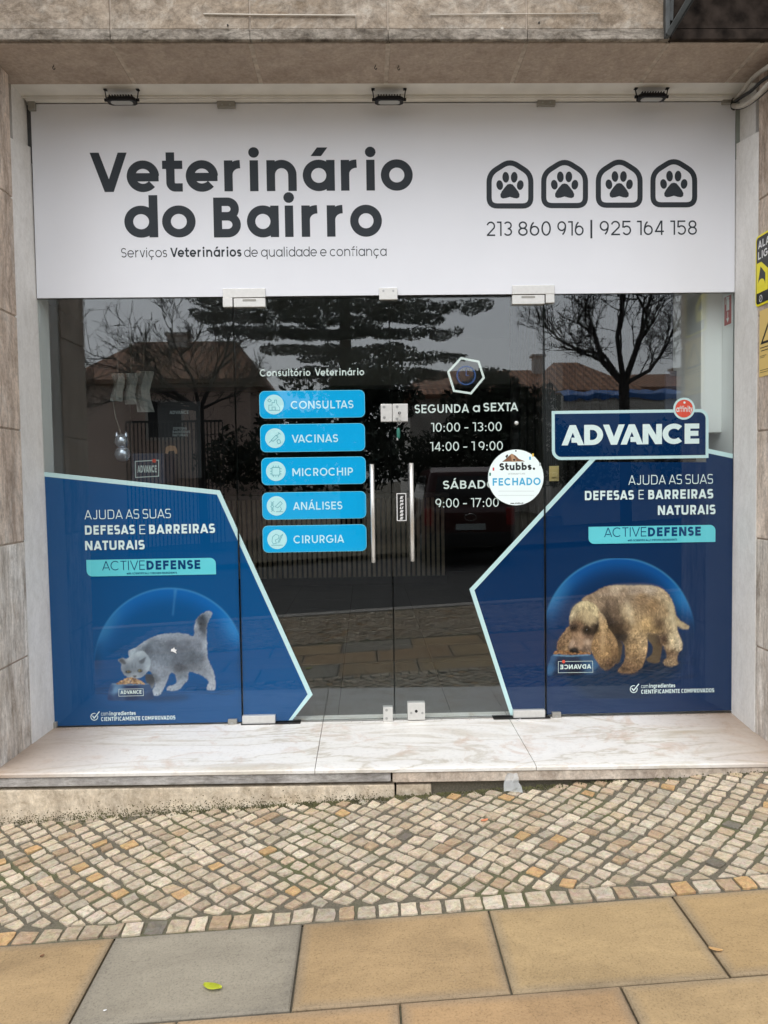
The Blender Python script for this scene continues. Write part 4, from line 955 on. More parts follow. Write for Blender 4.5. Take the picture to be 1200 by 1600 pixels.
# ------------------------------------------------------------------ floodlights
def flood(px, py, label):
    c = ony(px, py, -.115); w_, d_ = .138, .066
    r = thing('floodlight', (c[0], -.115, ZS), label, 'floodlight', 'black floodlights under the lintel')
    L = lambda x, y, z: (c[0] + x, -.115 + y, c[2] + z)
    tilt = math.radians(-2)
    def T(x, y, z): return L(x, y * math.cos(tilt) + z * math.sin(tilt), -y * math.sin(tilt) + z * math.cos(tilt))
    def tb(g, x0, x1, y0, y1, z0, z1):
        k = len(g.v); g.box(x0, x1, y0, y1, z0, z1)
        for i in range(k, k + 8): g.v[i] = T(*g.v[i])
        return g
    g = G(); a = w_ / 2; q = .014
    prof = [(-a + q, -d_ / 2), (a - q, -d_ / 2), (a, -d_ / 2 + q), (a, d_ / 2 - q), (a - q, d_ / 2), (-a + q, d_ / 2), (-a, d_ / 2 - q), (-a, -d_ / 2 + q)]
    vs = [T(x, y, -.009) for x, y in prof] + [T(x, y, .006) for x, y in prof] + [T(x * .86, y * .8, .011) for x, y in prof]
    f = [tuple(range(7, -1, -1)), tuple(range(16, 24))] + [(i + 8 * k, (i + 1) % 8 + 8 * k, (i + 1) % 8 + 8 * k + 8, i + 8 * k + 8) for k in (0, 1) for i in range(8)]
    g.add(vs, f); bd = part('housing', g, 'black_metal', r, bevel=.003)
    g = G()
    for i in range(9): x = -.052 + i * .013; tb(g, x - .0025, x + .0025, -d_ * .36, d_ * .36, .010, .019)
    part('cooling_fins', g, 'black_metal', bd)
    g = G(); vs = [T(x * .74, y * .62, -.0098) for x, y in prof]; g.add(vs, [tuple(range(7, -1, -1))]); part('lamp_glass', g, 'lamp_glass', r)
    top = ZS - .002 - c[2]
    for sx in (-1, 1):
        g = G().tube([L(sx * .074, 0, .004), L(sx * .074, 0, .012), L(sx * .080, .0, top), L(sx * .070, .0, top + .001)], .0028, 6)
        g.box(c[0] + sx * .077 - .008, c[0] + sx * .077 + .008, -.125, -.105, ZS - .0035, ZS - .0015); part('bracket_arm', g, 'black_metal', r)
    for sx in (-1, 1): part('pivot_knob', G().tube([L(sx * .066, 0, .004), L(sx * .082, 0, .004)], .0075, 10), 'black_metal', r, smooth=True)
    return r
flood(190.5, 157.5, 'black floodlight nearest the left pillar, above the big sign lettering')
flood(608, 157, 'middle black floodlight, above the gap between lettering and paw emblems')
flood(1018, 152.5, 'black floodlight above the paw emblems')

# ------------------------------------------------------------------ wall signs on the right jamb, fire sign indoors
JM = lambda x: (lambda u, v, l: (x - l, -u, v))            # plane facing the opening, read from inside to street
as_ = thing('alarm_sign', (XR, -.40, 2.19), 'black and yellow alarm notice on the right stone pilaster, above the sand coloured notice', 'sign')
zA0, zA1 = 2.025, 2.352; x_ = XR - .006
g = G(); put_poly(g, rrect(.262, .52, zA0, zA1, .022), JM(x_)); n0 = len(g.v)
g.v += [(XR - .0005, b, c) for a, b, c in g.v[:n0]]
for i in range(n0): j = (i + 1) % n0; g.f.append((i, n0 + i, n0 + j, j)); g.mi.append(0)
part('sign_plate', g, 'alarm_yellow', as_)
g = G(); put_poly(g, rrect(.271, .511, zA0 + .009, zA1 - .009, .016), JM(x_ - .0006)); part('sign_field', g, 'alarm_black', as_)
g = G(); put_text(g, 'ALARME', .286, .495, zA1 - .062, .036, .2, JM(x_ - .0012)); put_text(g, 'LIGADO', .286, .495, zA1 - .112, .036, .2, JM(x_ - .0012)); part('sign_lettering', g, 'alarm_white', as_)
g = G(); put_poly(g, [(.276, 2.085), (.276, 2.225), (.315, 2.225), (.375, 2.180), (.375, 2.085)], JM(x_ - .0012)); part('sign_emblem', g, 'alarm_yellow', as_)
g = G(); put_poly(g, [(.283, 2.115), (.31, 2.205), (.352, 2.165), (.352, 2.115)], JM(x_ - .0018)); part('emblem_shade', g, 'alarm_black', as_)
g = G(); put_poly(g, arc(.318, 2.112, .034, .034, 0, 180), JM(x_ - .0024)); part('emblem_dome', g, 'alarm_yellow', as_)
g = G()
for q in stroke(arc(.312, 2.056, .013, .015, 0, 345, 2, 20), .003, True): put_poly(g, q, JM(x_ - .0012))
for q in stroke([(.304, 2.047), (.320, 2.065)], .003): put_poly(g, q, JM(x_ - .0018))
part('maker_mark', g, 'alarm_white', as_)
ns = thing('warning_notice', (XR, -.40, 1.85), 'sand coloured notice with a black warning triangle on the right stone pilaster', 'sign')
g = G(); put_poly(g, [(.297, 1.692), (.53, 1.692), (.53, 2.000), (.297, 2.000)], JM(XR - .004)); n0 = 4; g.v += [(XR - .0005, b, c) for a, b, c in g.v[:4]]
for i in range(4): j = (i + 1) % 4; g.f.append((i, 4 + i, 4 + j, j)); g.mi.append(0)
part('sign_plate', g, 'notice_yellow', ns)
g = G()
for q in stroke([(.318, 1.848), (.50, 1.848), (.409, 1.975)], .011, True): put_poly(g, q, JM(XR - .0045))
for i, (a, b, z) in enumerate(((.305, .51, 1.826), (.312, .50, 1.812), (.305, .36, 1.788), (.305, .345, 1.781), (.305, .50, 1.722), (.305, .47, 1.712))):
    for q in stroke([(a, z), (b, z)], .004 if i < 2 else .0022): put_poly(g, q, JM(XR - .0045))
part('warning_marks', g, 'alarm_black', ns)
fs = thing('fire_sign', (1.755, .075, 2.1), 'small red fire extinguisher sign on the white wall behind the right pane', 'sign')
g = G(); put_poly(g, [(-.112, 2.005), (-.025, 2.005), (-.025, 2.165), (-.112, 2.165)], JM(1.7545)); part('sign_plate', g, 'room_white', fs)
g = G(); put_poly(g, [(-.106, 2.012), (-.031, 2.012), (-.031, 2.159), (-.106, 2.159)], JM(1.7537)); part('sign_field', g, 'fire_red', fs)
g = G(); put_poly(g, [(-.082, 2.085), (-.052, 2.085), (-.052, 2.135), (-.06, 2.147), (-.076, 2.147), (-.082, 2.135)], JM(1.753))
for q in stroke([(-.052, 2.15), (-.085, 2.152), (-.094, 2.12)], .007): put_poly(g, q, JM(1.753))
put_poly(g, [(-.071, 2.045), (-.063, 2.045), (-.063, 2.078), (-.071, 2.078)], JM(1.753)); put_poly(g, [(-.067, 2.022), (-.052, 2.046), (-.082, 2.046)], JM(1.7524)); part('sign_pictogram', g, 'room_white', fs)

# ------------------------------------------------------------------ cables in the top right corner, neighbour's awning arm
cb = thing('cable_bundle', (1.70, -.2, 3.05), 'pale conduits and black cable drooping under the soffit at the right corner', 'cable')
def cab(pts, r, mat):
    P = [ony(px, py, y) if px < 1154 else onx(px, py, 1.705 - .02 * r / .01) for px, py, y in pts]; Q = []
    for i in range(len(P) - 1):
        p0, p1, p2, p3 = P[max(i - 1, 0)], P[i], P[i + 1], P[min(i + 2, len(P) - 1)]
        for t in np.linspace(0, 1, 6, endpoint=False): Q.append(.5 * (2 * p1 + (p2 - p0) * t + (2 * p0 - 5 * p1 + 4 * p2 - p3) * t * t + (3 * p1 - p0 - 3 * p2 + p3) * t ** 3))
    part('conduit' if mat == 'conduit' else 'black_cable', G().tube(Q + [P[-1]], r, 10), mat, cb, smooth=True)
cab([(1147, 158, -.05), (1152, 153, -.08), (1163, 139, -.13), (1176, 122, -.19), (1198, 106, -.27), (1240, 84, -.40), (1300, 60, -.52)], .0105, 'conduit')
cab([(1145, 165, -.05), (1155, 166, -.08), (1170, 160, -.12), (1186, 147, -.18), (1204, 129, -.25), (1250, 95, -.40), (1310, 68, -.52)], .0115, 'conduit')
cab([(1146, 160, -.04), (1158, 152, -.07), (1175, 141, -.13), (1194, 124, -.20), (1245, 92, -.38), (1305, 64, -.52)], .008, 'cable_black')
cab([(1144, 168, -.05), (1152, 171, -.08), (1164, 168, -.11), (1184, 155, -.17), (1204, 138, -.24), (1255, 100, -.40), (1312, 72, -.52)], .003, 'cable_black')
cab([(1148, 152, -.03), (1144, 158, -.05), (1143.5, 168, -.06), (1148, 171, -.07)], .006, 'cable_black')
aw = thing('awning_arm', (1.22, -.55, 3.2), 'dark steel bracket of a folded awning at the top right of the lintel', 'bracket')
p0 = ony(1040.5, 60, -.515); p1 = ony(1039.5, -60, -.515)
part('wall_rail', (lambda g: g.box(p0[0] - .008, p0[0] + .012, -.532, -.504, p0[2], p1[2] + .25) and g)(G()), 'awning_steel', aw, bevel=.002)
q0 = ony(1043, 55, -.53); q1 = ony(1094, -30, -.62); q2 = ony(1049, 10, -.52)
def bar(a, b, wx, wy, mat, nm):
    a, b = np.array(a, float), np.array(b, float); t = (b - a) / np.linalg.norm(b - a); s_ = np.cross(t, [0, 1, 0]); s_ /= np.linalg.norm(s_); n_ = np.cross(s_, t); g = G()
    g.add([p + s_ * i * wx + n_ * j * wy for p in (a, b) for i, j in ((-1, -1), (1, -1), (1, 1), (-1, 1))], [(3, 2, 1, 0), (4, 5, 6, 7), (0, 1, 5, 4), (1, 2, 6, 5), (2, 3, 7, 6), (3, 0, 4, 7)])
    part(nm, g, mat, aw, bevel=.0015)
bar(q0, q1, .011, .010, 'awning_steel', 'stay'); bar(q0 + np.array([.014, .004, -.002]), q1 + np.array([.020, .004, 0]), .005, .012, 'matte_black', 'stay_channel')
bar(ony(1050, -20, -.512), ony(1048, 34, -.512), .008, .008, 'awning_steel', 'hinge_bar')
# the awning's folded roll above, out of frame
part('awning_roll', G().tube([(1.20, -.60, 3.50), (3.4, -.60, 3.50)], .07, 16), 'awning_steel', aw, smooth=True)

# ------------------------------------------------------------------ litter on the pavement
def leaf(name, px, py, ln, wd, ang, mat, label, cat, curl=.006):
    c = ong(px, py); t = thing(name, c, label, cat); g = G(); n = 8; ca, sa = math.cos(ang), math.sin(ang)
    for i in range(n + 1):
        f = i / n; hw = wd / 2 * math.sin(math.pi * min(1, f * .93 + .05)) ** .8
        for j in (-1, 0, 1):
            x = (f - .5) * ln; y = j * hw; z = .004 + curl * (abs(j) + (2 * f - 1) ** 2 * .6)
            X, Y = c[0] + x * ca - y * sa, c[1] + x * sa + y * ca; g.v.append((X, Y, gz(X, Y, z)))
    for i in range(n):
        for j in (0, 1): a = i * 3 + j; g.f.append((a, a + 3, a + 4, a + 1)); g.mi.append(0)
    o = part('blade', g, mat, t, smooth=True); s_ = o.modifiers.new('thick', 'SOLIDIFY'); s_.thickness = .0006
leaf('leaf', 332, 1546, .058, .026, -.35, 'leaf_green', 'yellow green fallen leaf on the grey paving slab', 'leaf')
leaf('leaf', 1118, 1487, .036, .013, -.45, 'leaf_brown', 'orange brown curled leaf on the joint between tan slabs', 'leaf', .004)
leaf('fruit_peel', 757, 1284, .030, .016, .25, 'peel_orange', 'scrap of orange peel on the cobbles', 'litter', .004)
leaf('bird_dropping', 164, 1581, .009, .006, .2, 'alarm_white', 'tiny white fleck on the grey paving slab', 'litter', .001)
leaf('dead_leaf', 66, 1496, .012, .008, .8, 'dog_brown', 'dark shrivelled leaf bit on the leftmost tan slab', 'litter', .003)
c = np.array([.475, -.645, gz(.475, -.645)]); sc = thing('plastic_scrap', c, 'crumpled clear plastic scrap leaning on the marble step', 'litter'); g = G(); rr_ = random.Random(5)
for j in range(5):
    for i in range(6): f = j / 4; g.v.append((c[0] + (i / 5 - .5) * (.08 - .035 * f) + rr_.uniform(-.004, .004), c[1] - .03 + .045 * f + rr_.uniform(-.006, .006), gz(c[0], c[1], .005 + .062 * f + rr_.uniform(-.004, .004))))
for j in range(4):
    for i in range(5): a = j * 6 + i; g.f.append((a, a + 1, a + 7, a + 6)); g.mi.append(0)
part('film', g, 'scrap_film', sc)
tw = ony(790, 1121, -.06); g = G().tube([(tw[0] + x, -.07 + y, .004 + z) for x, y, z in ((.055, 0, 0), (.06, -.01, .006), (.07, -.005, .002), (.075, .008, .008), (.062, .004, .003))], .002, 6)
tag(part('paper_twist', g, 'alarm_white', smooth=True), 'tiny white twist of paper on the sill under the right door hinge', 'litter')

# ------------------------------------------------------------------ things in the room
ct = thing('reception_counter', (-.4, 5.0, 0), 'long dark wood slatted reception counter deep in the room', 'counter')
a, b = ony(300, 780, 5.0), ony(697, 780, 5.0)
part('counter_body', G().box(a[0], b[0], 5.03, 5.6, 0, 1.02), 'counter_dark', ct)
g = G(); n = int((b[0] - a[0]) / .058)
for i in range(n): x = a[0] + (b[0] - a[0]) * i / n; g.box(x, x + .034, 5.0, 5.029, .10, 1.02)
part('slats', g, 'slat_wood', ct); part('counter_top', G().box(a[0] - .03, b[0] + .03, 4.97, 5.65, 1.021, 1.07), 'counter_top', ct)
lamp0 = None; xs_l = [512, 555, 599, 643]
for k, px in enumerate(xs_l):
    p = ony(px, 512, 5.0)
    if lamp0 is None:
        lamp0 = thing('pendant_lamp', p, 'leftmost black cylinder pendant lamp over the counter', 'lamp', 'pendant lamps over the counter')
        part('shade', G().lathe(p, [(.0, .18), (.062, .18), (.062, 0), (.056, 0), (.056, .17), (0, .17)], 16), 'black_metal', lamp0)
        part('cord', G().tube([p + np.array([0, 0, .18]), (p[0], p[1], 3.0)], .004, 6), 'black_metal', lamp0); lp0 = p
    else:
        o = dup(lamp0, None, p - lp0)
        o['label'] = ['second black cylinder pendant lamp from the left over the counter', 'black cylinder pendant lamp beside the door gap over the counter', 'rightmost black cylinder pendant lamp over the counter'][k - 1]
def board(name, label, cat, px0, px1, py0, py1, y, mat, th=.02):
    a, b = ony(px0, py1, y), ony(px1, py0, y); t = thing(name, ((a[0] + b[0]) / 2, y, a[2]), label, cat)
    part('panel', G().box(a[0], b[0], y, y + th, a[2], b[2]), mat, t, bevel=.002)
    return t, lambda g, pts, lev=0: put_poly(g, [(ony(px, py, y)[0], ony(px, py, y)[2]) for px, py in pts], FRONT(y - .002), lev), (lambda g, txt, x0, x1, bs, cp, w, **k: put_text(g, txt, ony(x0, bs, y)[0], ony(x1, bs, y)[0], ony(x0, bs, y)[2], cp * PXM * (1 + y / 3.84), w, FRONT(y - .002), **k))
t, pp, tx = board('display_box', 'dark blue display box with white brand lettering behind the left pane', 'display', 206, 256, 708, 756, .55, 'board_navy', .25)
g = G(); tx(g, '^DV^NCE', 215, 245, 738.5, 11, .22); part('box_lettering', g, 'hours_white', t)
g = G()
for q in stroke([(ony(px, py, .55)[0], ony(px, py, .55)[2]) for px, py in ((211.5, 721), (248, 719), (248, 744), (212, 746))], .005, True): put_poly(g, q, FRONT(.548))
part('box_frame', g, 'hours_white', t)
g = G(); pp(g, arc(241, 720, 3.2, 3.2, 0, 330, 2, 11), .001); part('box_disc', g, 'tag_red', t)
t, pp, tx = board('display_board', 'black poster board with small pale lettering behind the left pane', 'display', 249, 312, 627, 748, .9, 'room_dark')
g = G(); tx(g, '^DV^NCE', 265, 295, 647, 5, .2); tx(g, 'DEFESAS', 271, 292, 671.5, 4, .16); tx(g, 'BARREIRAS', 270, 297, 677, 4, .16); tx(g, 'NATURAIS', 270, 294, 682, 4, .16); part('board_lettering', g, 'card_grey', t)
g = G(); pp(g, [(258, 709), (259, 699), (265, 696), (274, 697), (277, 703), (277, 709), (274, 709), (272, 704), (264, 705), (262, 709)]); part('board_picture', g, 'dog_tan', t)
sw = thing('light_switch', ony(865.5, 740, .34), 'pale yellow light switch plate behind the right pane', 'switch')
a, b = ony(858.5, 752, .34), ony(873.5, 728, .34); part('plate', G().box(a[0], b[0], .34, .35, a[2], b[2]), 'switch_yellow', sw, bevel=.003)
a2, b2 = ony(861.5, 746, .34), ony(871, 732, .34); part('rocker', G().box(a2[0], b2[0], .334, .3398, a2[2], b2[2]), 'switch_yellow', sw, bevel=.002)
a, b = ony(853, 1130, .351), ony(876, 470, .351)
post = thing('inner_post', (.86, .36, 0), 'dark inner post carrying the pale yellow light switch', 'post'); g = G().box(a[0] - .01, b[0] + .01, .353, .42, 0, 3.0); part('post_body', g, 'counter_dark', post)
g = G()
for i in range(6): g.box(a[0] + i * .012, a[0] + i * .012 + .006, .350, .3528, .8, 2.9)
part('post_slats', g, 'room_dark', post)
t, pp, tx = board('navy_panel', 'dark navy display panel beside the white column behind the right pane', 'display', 1040, 1099, 579, 720, .45, 'board_navy')
for k, (px0, px1, py0, py1, lab) in enumerate(((175, 193, 583, 627, 'small pale pet food bag hanging behind the left pane, nearest the jamb'), (196, 214, 583, 632, 'tall pale pet food bag with a printed side hanging behind the left pane'), (213, 238, 580, 644, 'wide grey pet food bag hanging behind the left pane, farthest from the jamb'))):
    y = .7 + .08 * k; a, b = ony(px0, py1, y), ony(px1, py0, y); t = thing('hanging_bag', ((a[0] + b[0]) / 2, y, b[2]), lab, 'bag', 'pet food bags hanging behind the left pane'); g = G(); n = 6; rb = random.Random(k)
    for s_ in (0, 1):
        for j in range(n + 1):
            for i in range(5):
                f, u = j / n, i / 4 - .5; bulge = .035 * math.sin(math.pi * f) * math.cos(math.pi * u)
                g.v.append((a[0] + (b[0] - a[0]) * (u * (.92 + .08 * math.cos(6 * f)) + .5) + .01 * math.sin(5 * f + k), y + (-bulge if s_ == 0 else bulge) + rb.uniform(-.006, .006), b[2] + (a[2] - b[2]) * f))
        k0 = s_ * (n + 1) * 5
        for j in range(n):
            for i in range(4): q = k0 + j * 5 + i; g.f.append((q, q + 5, q + 6, q + 1)); g.mi.append(0)
    part('bag_body', g, 'bag_paper', t)
    part('bag_string', G().tube([((a[0] + b[0]) / 2, y, b[2]), ((a[0] + b[0]) / 2 + .01, y, b[2] + .3)], .0015, 5), 'conduit', t)
p = ony(191, 700, .5); bl_ = thing('foil_balloon', p, 'silver foil balloon shaped like an animal hanging on a string behind the left pane', 'balloon')
g = G().lathe(p + np.array([0, 0, -.035]), [(0, -.045), (.028, -.038), (.043, -.015), (.044, .012), (.032, .035), (0, .045)], 16); part('balloon_belly', g, 'balloon_silver', bl_, smooth=True)
q = p + np.array([0, -.01, .038]); g = G().lathe(q, [(0, -.038), (.03, -.03), (.04, -.005), (.036, .02), (.02, .036), (0, .04)], 16); part('balloon_head', g, 'balloon_silver', bl_, smooth=True)
for sx in (-1, 1): part('balloon_ear', G().lathe(q + np.array([sx * .026, 0, .036]), [(.012, -.01), (.010, .006), (0, .02)], 10), 'balloon_silver', bl_, smooth=True)
part('balloon_string', G().tube([q + np.array([0, 0, .04]), ony(180, 650, .5), ony(177, 628, .55)], .0012, 5), 'conduit', bl_)

# ------------------------------------------------------------------ across the street (seen mirrored in the glass)
def house(px0, px1, peave, pridge, D, deep, wall, label, over=.35, chim=None, hip=1.2, pdoor=None):
    a, b = opp(px0, peave, D), opp(px1, peave, D); zr = opp((px0 + px1) / 2, pridge, D + deep / 2)[2]; ze = a[2]; x0, x1 = a[0], b[0]
    zb = gz(max(-40, min(40, (x0 + x1) / 2)), -11, -.6)
    h = thing('house', ((x0 + x1) / 2, -D - deep / 2, zb), label, 'house')
    w = part('wall', G().box(x0, x1, -D - deep, -D, zb, ze), wall, h)
    g = G(); y0, y1, ym = -D + over, -D - deep - over, -D - deep / 2; xa, xb = x0 - over, x1 + over
    g.add([(xa, y0, ze), (xb, y0, ze), (xb, y1, ze), (xa, y1, ze), (xa + hip, ym, zr), (xb - hip, ym, zr)], [(0, 4, 5, 1), (1, 5, 2), (2, 5, 4, 3), (3, 4, 0), (0, 1, 2, 3)])
    r = part('roof', g, 'roof_tile', h); part('eave', G().box(xa, xb, y1, y0, ze - .12, ze - .01), 'roof_rim', h)
    n = max(1, int((x1 - x0) / 3.2))
    for i in range(n):
        cx = x0 + (x1 - x0) * (i + .5) / n; fr_ = part('window', G().box(cx - .55, cx + .55, -D - .02, -D + .04, ze - 1.7, ze - .55), 'wall_pale', h); part('pane', G().box(cx - .47, cx + .47, -D + .041, -D + .05, ze - 1.62, ze - .63), 'window_dark', fr_)
    if chim:
        c0, c1 = opp(chim[0], chim[3], D + deep * .4), opp(chim[1], chim[2], D + deep * .4)
        part('chimney', G().box(c0[0], c1[0], c0[1] - .4, c0[1], c0[2] - .8, c1[2]).box(c0[0] - .08, c1[0] + .08, c0[1] - .48, c0[1] + .08, c1[2], c1[2] + .09), 'wall_pale', r)
    return h, x0, x1, ze
house(122, 390, 596, 534, 18, 6, 'wall_pink', 'pink walled house with a brown tiled roof across the street', chim=(262, 292, 524, 545))
house(640, 905, 618, 579, 24, 8, 'wall_pale', 'low pale house with orange tiles and solar panels far across the street', chim=(834, 850, 557, 585))
h, x0, x1, ze = house(860, 985, 612, 566, 20, 6, 'wall_pale', 'pale house with an orange hipped roof behind the bare tree across the street')
house(985, 1180, 606, 584, 27, 7, 'wall_pale', 'long low house with a reddish roof at the far end across the street', chim=(1052, 1066, 578, 596))
a, b = opp(880, 645, 16), opp(1180, 614, 16)
yw = thing('yard_wall', ((a[0] + b[0]) / 2, -16, a[2]), 'pale yard wall with a blue tarpaulin on its top across the street', 'wall')
part('wall', G().box(a[0], b[0], -16.2, -16, gz(10, -11, -.6), b[2]), 'wall_pale', yw)
g = G(); rb = random.Random(4); n = 24
for i in range(n + 1):
    x = a[0] + (b[0] - a[0]) * i / n
    for y, z in ((-15.93, -.12), (-15.95, .02), (-16.3, .14), (-17.3, .22)): g.v.append((x, y, b[2] + z + rb.uniform(-.05, .05)))
for i in range(n):
    for j in range(3): q = 4 * i + j; g.f.append((q, q + 4, q + 5, q + 1)); g.mi.append(0)
tag(part('blue_tarpaulin', g, 'tarp_blue'), 'crinkled blue tarpaulin spread over the pale yard wall across the street', 'tarpaulin')
a, b = opp(195, 742, 14.4), opp(345, 655, 14.4)
fe = thing('railing', ((a[0] + b[0]) / 2, -14.6, a[2]), 'dark metal railing in front of the pink house across the street', 'railing')
zb = gz(a[0], -11, 0); g = G().box(a[0], b[0], -14.62, -14.57, b[2] - .05, b[2]).box(a[0], b[0], -14.62, -14.57, zb + .1, zb + .15); part('rail', g, 'awning_steel', fe)
for i in range(26): x = a[0] + (b[0] - a[0]) * i / 25; part('baluster', G().box(x - .012, x + .012, -14.605, -14.58, zb, b[2] - .05), 'awning_steel', fe)

def twigs(g, p, d, ln, r, lvl, rg, spread=.55, droop=0.0, minr=.006, nb=(2, 3)):
    n = 4; pts = [np.array(p)]; rs = [r]; d = np.array(d) / np.linalg.norm(d)
    for i in range(n):
        d = d + rg.normal(0, .13, 3) + np.array([0, 0, .04 - droop]); d /= np.linalg.norm(d); pts.append(pts[-1] + d * ln / n); rs.append(r * (1 - .42 * (i + 1) / n))
    g.tube(pts, rs, 6 if r > .03 else 4, cap=False)
    if lvl <= 0: return
    for k in range(rg.integers(nb[0], nb[1] + 1) + (1 if lvl > 2 else 0)):
        f = rg.uniform(.45, 1.0); i = min(n - 1, int(f * n)); q = pts[i] + (pts[i + 1] - pts[i]) * (f * n - i); e = d + rg.normal(0, spread, 3); e[2] += .1
        twigs(g, q, e, ln * rg.uniform(.6, .82), max(minr, r * rg.uniform(.42, .62)), lvl - 1, rg, spread, droop, minr, nb)
def bare_tree(px, pbase, D, branches, r, label, lvl=4, seed=1):
    rg = np.random.default_rng(seed); b = opp(px, pbase, D); zb = gz(b[0], -D, -.1); t = thing('bare_tree', (b[0], -D, zb), label, 'tree')
    g = G(); pts = [np.array([b[0] + .05, -D, zb]), b]; g.tube(pts, [r * 1.15, r], 10, cap=False); part('trunk', g, 'bark_grey', t, smooth=True)
    g = G()
    for (tx, ty, rr) in branches:
        e = opp(tx, ty, D) + np.array([0, rg.uniform(-.6, .6), 0]); d = e - b; ln = np.linalg.norm(d)
        mid = b + d * .5 + rg.normal(0, .05 * ln, 3); g.tube([b, mid, e], [r * rr, r * rr * .75, r * rr * .5], 7, cap=False)
        for q, f in ((mid, .5), (e, .55), (e, .45), (mid + (e - mid) * .5, .4), (b + (mid - b) * .6, .35)): twigs(g, q, d / ln + rg.normal(0, .38, 3), ln * .5, r * rr * f, lvl, rg)
    part('crown', g, 'bark_grey', t, smooth=True)
bare_tree(975, 600, 15.0, ((940, 520, .75), (1000, 500, .7), (905, 540, .45), (1045, 545, .5), (965, 470, .6)), .125, 'bare winter tree with spreading branches across the street, right of the door', 4, 3)
bare_tree(312, 640, 15.4, ((250, 590, .7), (205, 620, .5), (350, 560, .6), (290, 560, .5), (180, 560, .35), (365, 610, .4)), .10, 'bare crooked tree in front of the pink house across the street', 4, 8)

def leafy(name, label, cat, blobs, n, size, mat, trunk=None, group=None, seed=1):
    rg = np.random.default_rng(seed); base = min(blobs, key=lambda b_: b_[2]); c0 = blobs[0]; zb = gz(max(-40, min(40, c0[0])), -11, -.3)
    t = thing(name, (c0[0], c0[1], zb), label, cat, group); vs = []; w = np.array([b_[3] * b_[4] * b_[5] for b_ in blobs]); w = w / w.sum()
    for k, b_ in enumerate(blobs):
        m = int(n * w[k]); d = rg.normal(0, 1, (m, 3)); d /= np.linalg.norm(d, axis=1)[:, None]; rad = rg.uniform(.35, 1, (m, 1)) ** .5
        p = np.array(b_[:3]) + d * rad * np.array(b_[3:6]); a = rg.normal(0, 1, (m, 3)); a /= np.linalg.norm(a, axis=1)[:, None]; b2 = np.cross(a, rg.normal(0, 1, (m, 3))); b2 /= np.linalg.norm(b2, axis=1)[:, None] + 1e-9
        s_ = size * rg.uniform(.6, 1.3, (m, 1)); vs.append(np.stack([p - a * s_, p + b2 * s_ * .45, p + a * s_, p - b2 * s_ * .45], 1).reshape(-1, 3))
    vs = np.concatenate(vs); g = G(); g.v = vs.tolist(); g.f = [(4 * i, 4 * i + 1, 4 * i + 2, 4 * i + 3) for i in range(len(vs) // 4)]; g.mi = [0] * len(g.f)
    part('crown', g, mat, t)
    if trunk: part('trunk', G().tube([(trunk[0], trunk[1], zb), (trunk[0], trunk[1], trunk[2])], [trunk[3], trunk[3] * .6], 10), 'bark', t, smooth=True)
    return t
# big cedar: flat layers of sprays, open at the right
rg = np.random.default_rng(5); Dc = 20; blobs = []
for (x0, x1, y, th) in ((300, 640, 470, 9), (320, 760, 484, 10), (300, 690, 500, 11), (330, 620, 520, 9), (400, 715, 524, 8), (420, 640, 548, 12), (470, 720, 562, 8), (450, 600, 585, 14), (560, 690, 590, 12)):
    n = int((x1 - x0) / 15)
    for i in range(n):
        px = x0 + (x1 - x0) * (i + rg.uniform(.2, .8)) / n; p = opp(px, y + rg.uniform(-5, 5) - abs(px - 540) * .02, Dc + rg.uniform(-1.5, 1.5)); blobs.append((*p, rg.uniform(.30, .62), .8, th * .0176 * rg.uniform(.32, .72)))
tc_ = opp(540, 560, Dc)
leafy('cedar_tree', 'large dark cedar with flat layered branches across the street', 'tree', blobs, 42000, .055, 'cedar_green', (tc_[0], -Dc, opp(540, 450, Dc)[2], .28), seed=6)
def mass(px0, px1, py0, py1, D, n, th=.9, seed=2):
    rg = np.random.default_rng(seed); out = []
    for i in range(n):
        p = opp(rg.uniform(px0, px1), rg.uniform(py0, py1), D + rg.uniform(-.6, .6)); out.append((*p, rg.uniform(.5, .9), th, rg.uniform(.4, .7)))
    return out
leafy('laurel_tree', 'round dark evergreen tree beside the solar panel roof across the street', 'tree', mass(715, 845, 600, 690, 17, 16, seed=3), 5000, .11, 'hedge_green', (opp(780, 640, 17)[0], -17, opp(780, 640, 17)[2], .14), seed=4)
leafy('garden_tree', 'dark bushy evergreen tree in the middle across the street', 'tree', mass(440, 640, 590, 690, 17.5, 24, seed=6), 6000, .11, 'hedge_green', (opp(560, 640, 17.5)[0], -17.5, opp(560, 640, 17.5)[2], .14), seed=9)
leafy('hedge', 'dense dark hedge along the far pavement', 'hedge', mass(330, 1100, 690, 745, 16, 90, .6, 7), 15000, .085, 'hedge_green', seed=11)

# dark red van parked nose in across the street, tail toward the shop
Dv = 9.2; va, vb = opp(664, 800, Dv), opp(806, 800, Dv); vcx = (va[0] + vb[0]) / 2; hw = (vb[0] - va[0]) / 2; zb = gz(vcx, -10, -.13)
van = thing('parked_van', (vcx, -11.4, zb), 'dark red van parked tail toward the shop, reflected in the right glass door', 'van')
prof = [(0, .36), (.0, .95), (.10, 1.02), (.32, 1.66), (.60, 1.74), (2.7, 1.70), (3.45, 1.12), (4.2, .98), (4.32, .7), (4.32, .36)]
g = G(); n = len(prof); vs = []
for sgn in (-1, 1):
    for u, z in prof: vs.append((vcx + sgn * hw * (1 if z < 1.1 else .84), -Dv - u, zb + z))
g.add(vs, [tuple(range(n)), tuple(range(2 * n - 1, n - 1, -1))] + [(i, n + i, n + (i + 1) % n, (i + 1) % n) for i in range(n)]); part('body', g, 'car_red', van, bevel=.07)
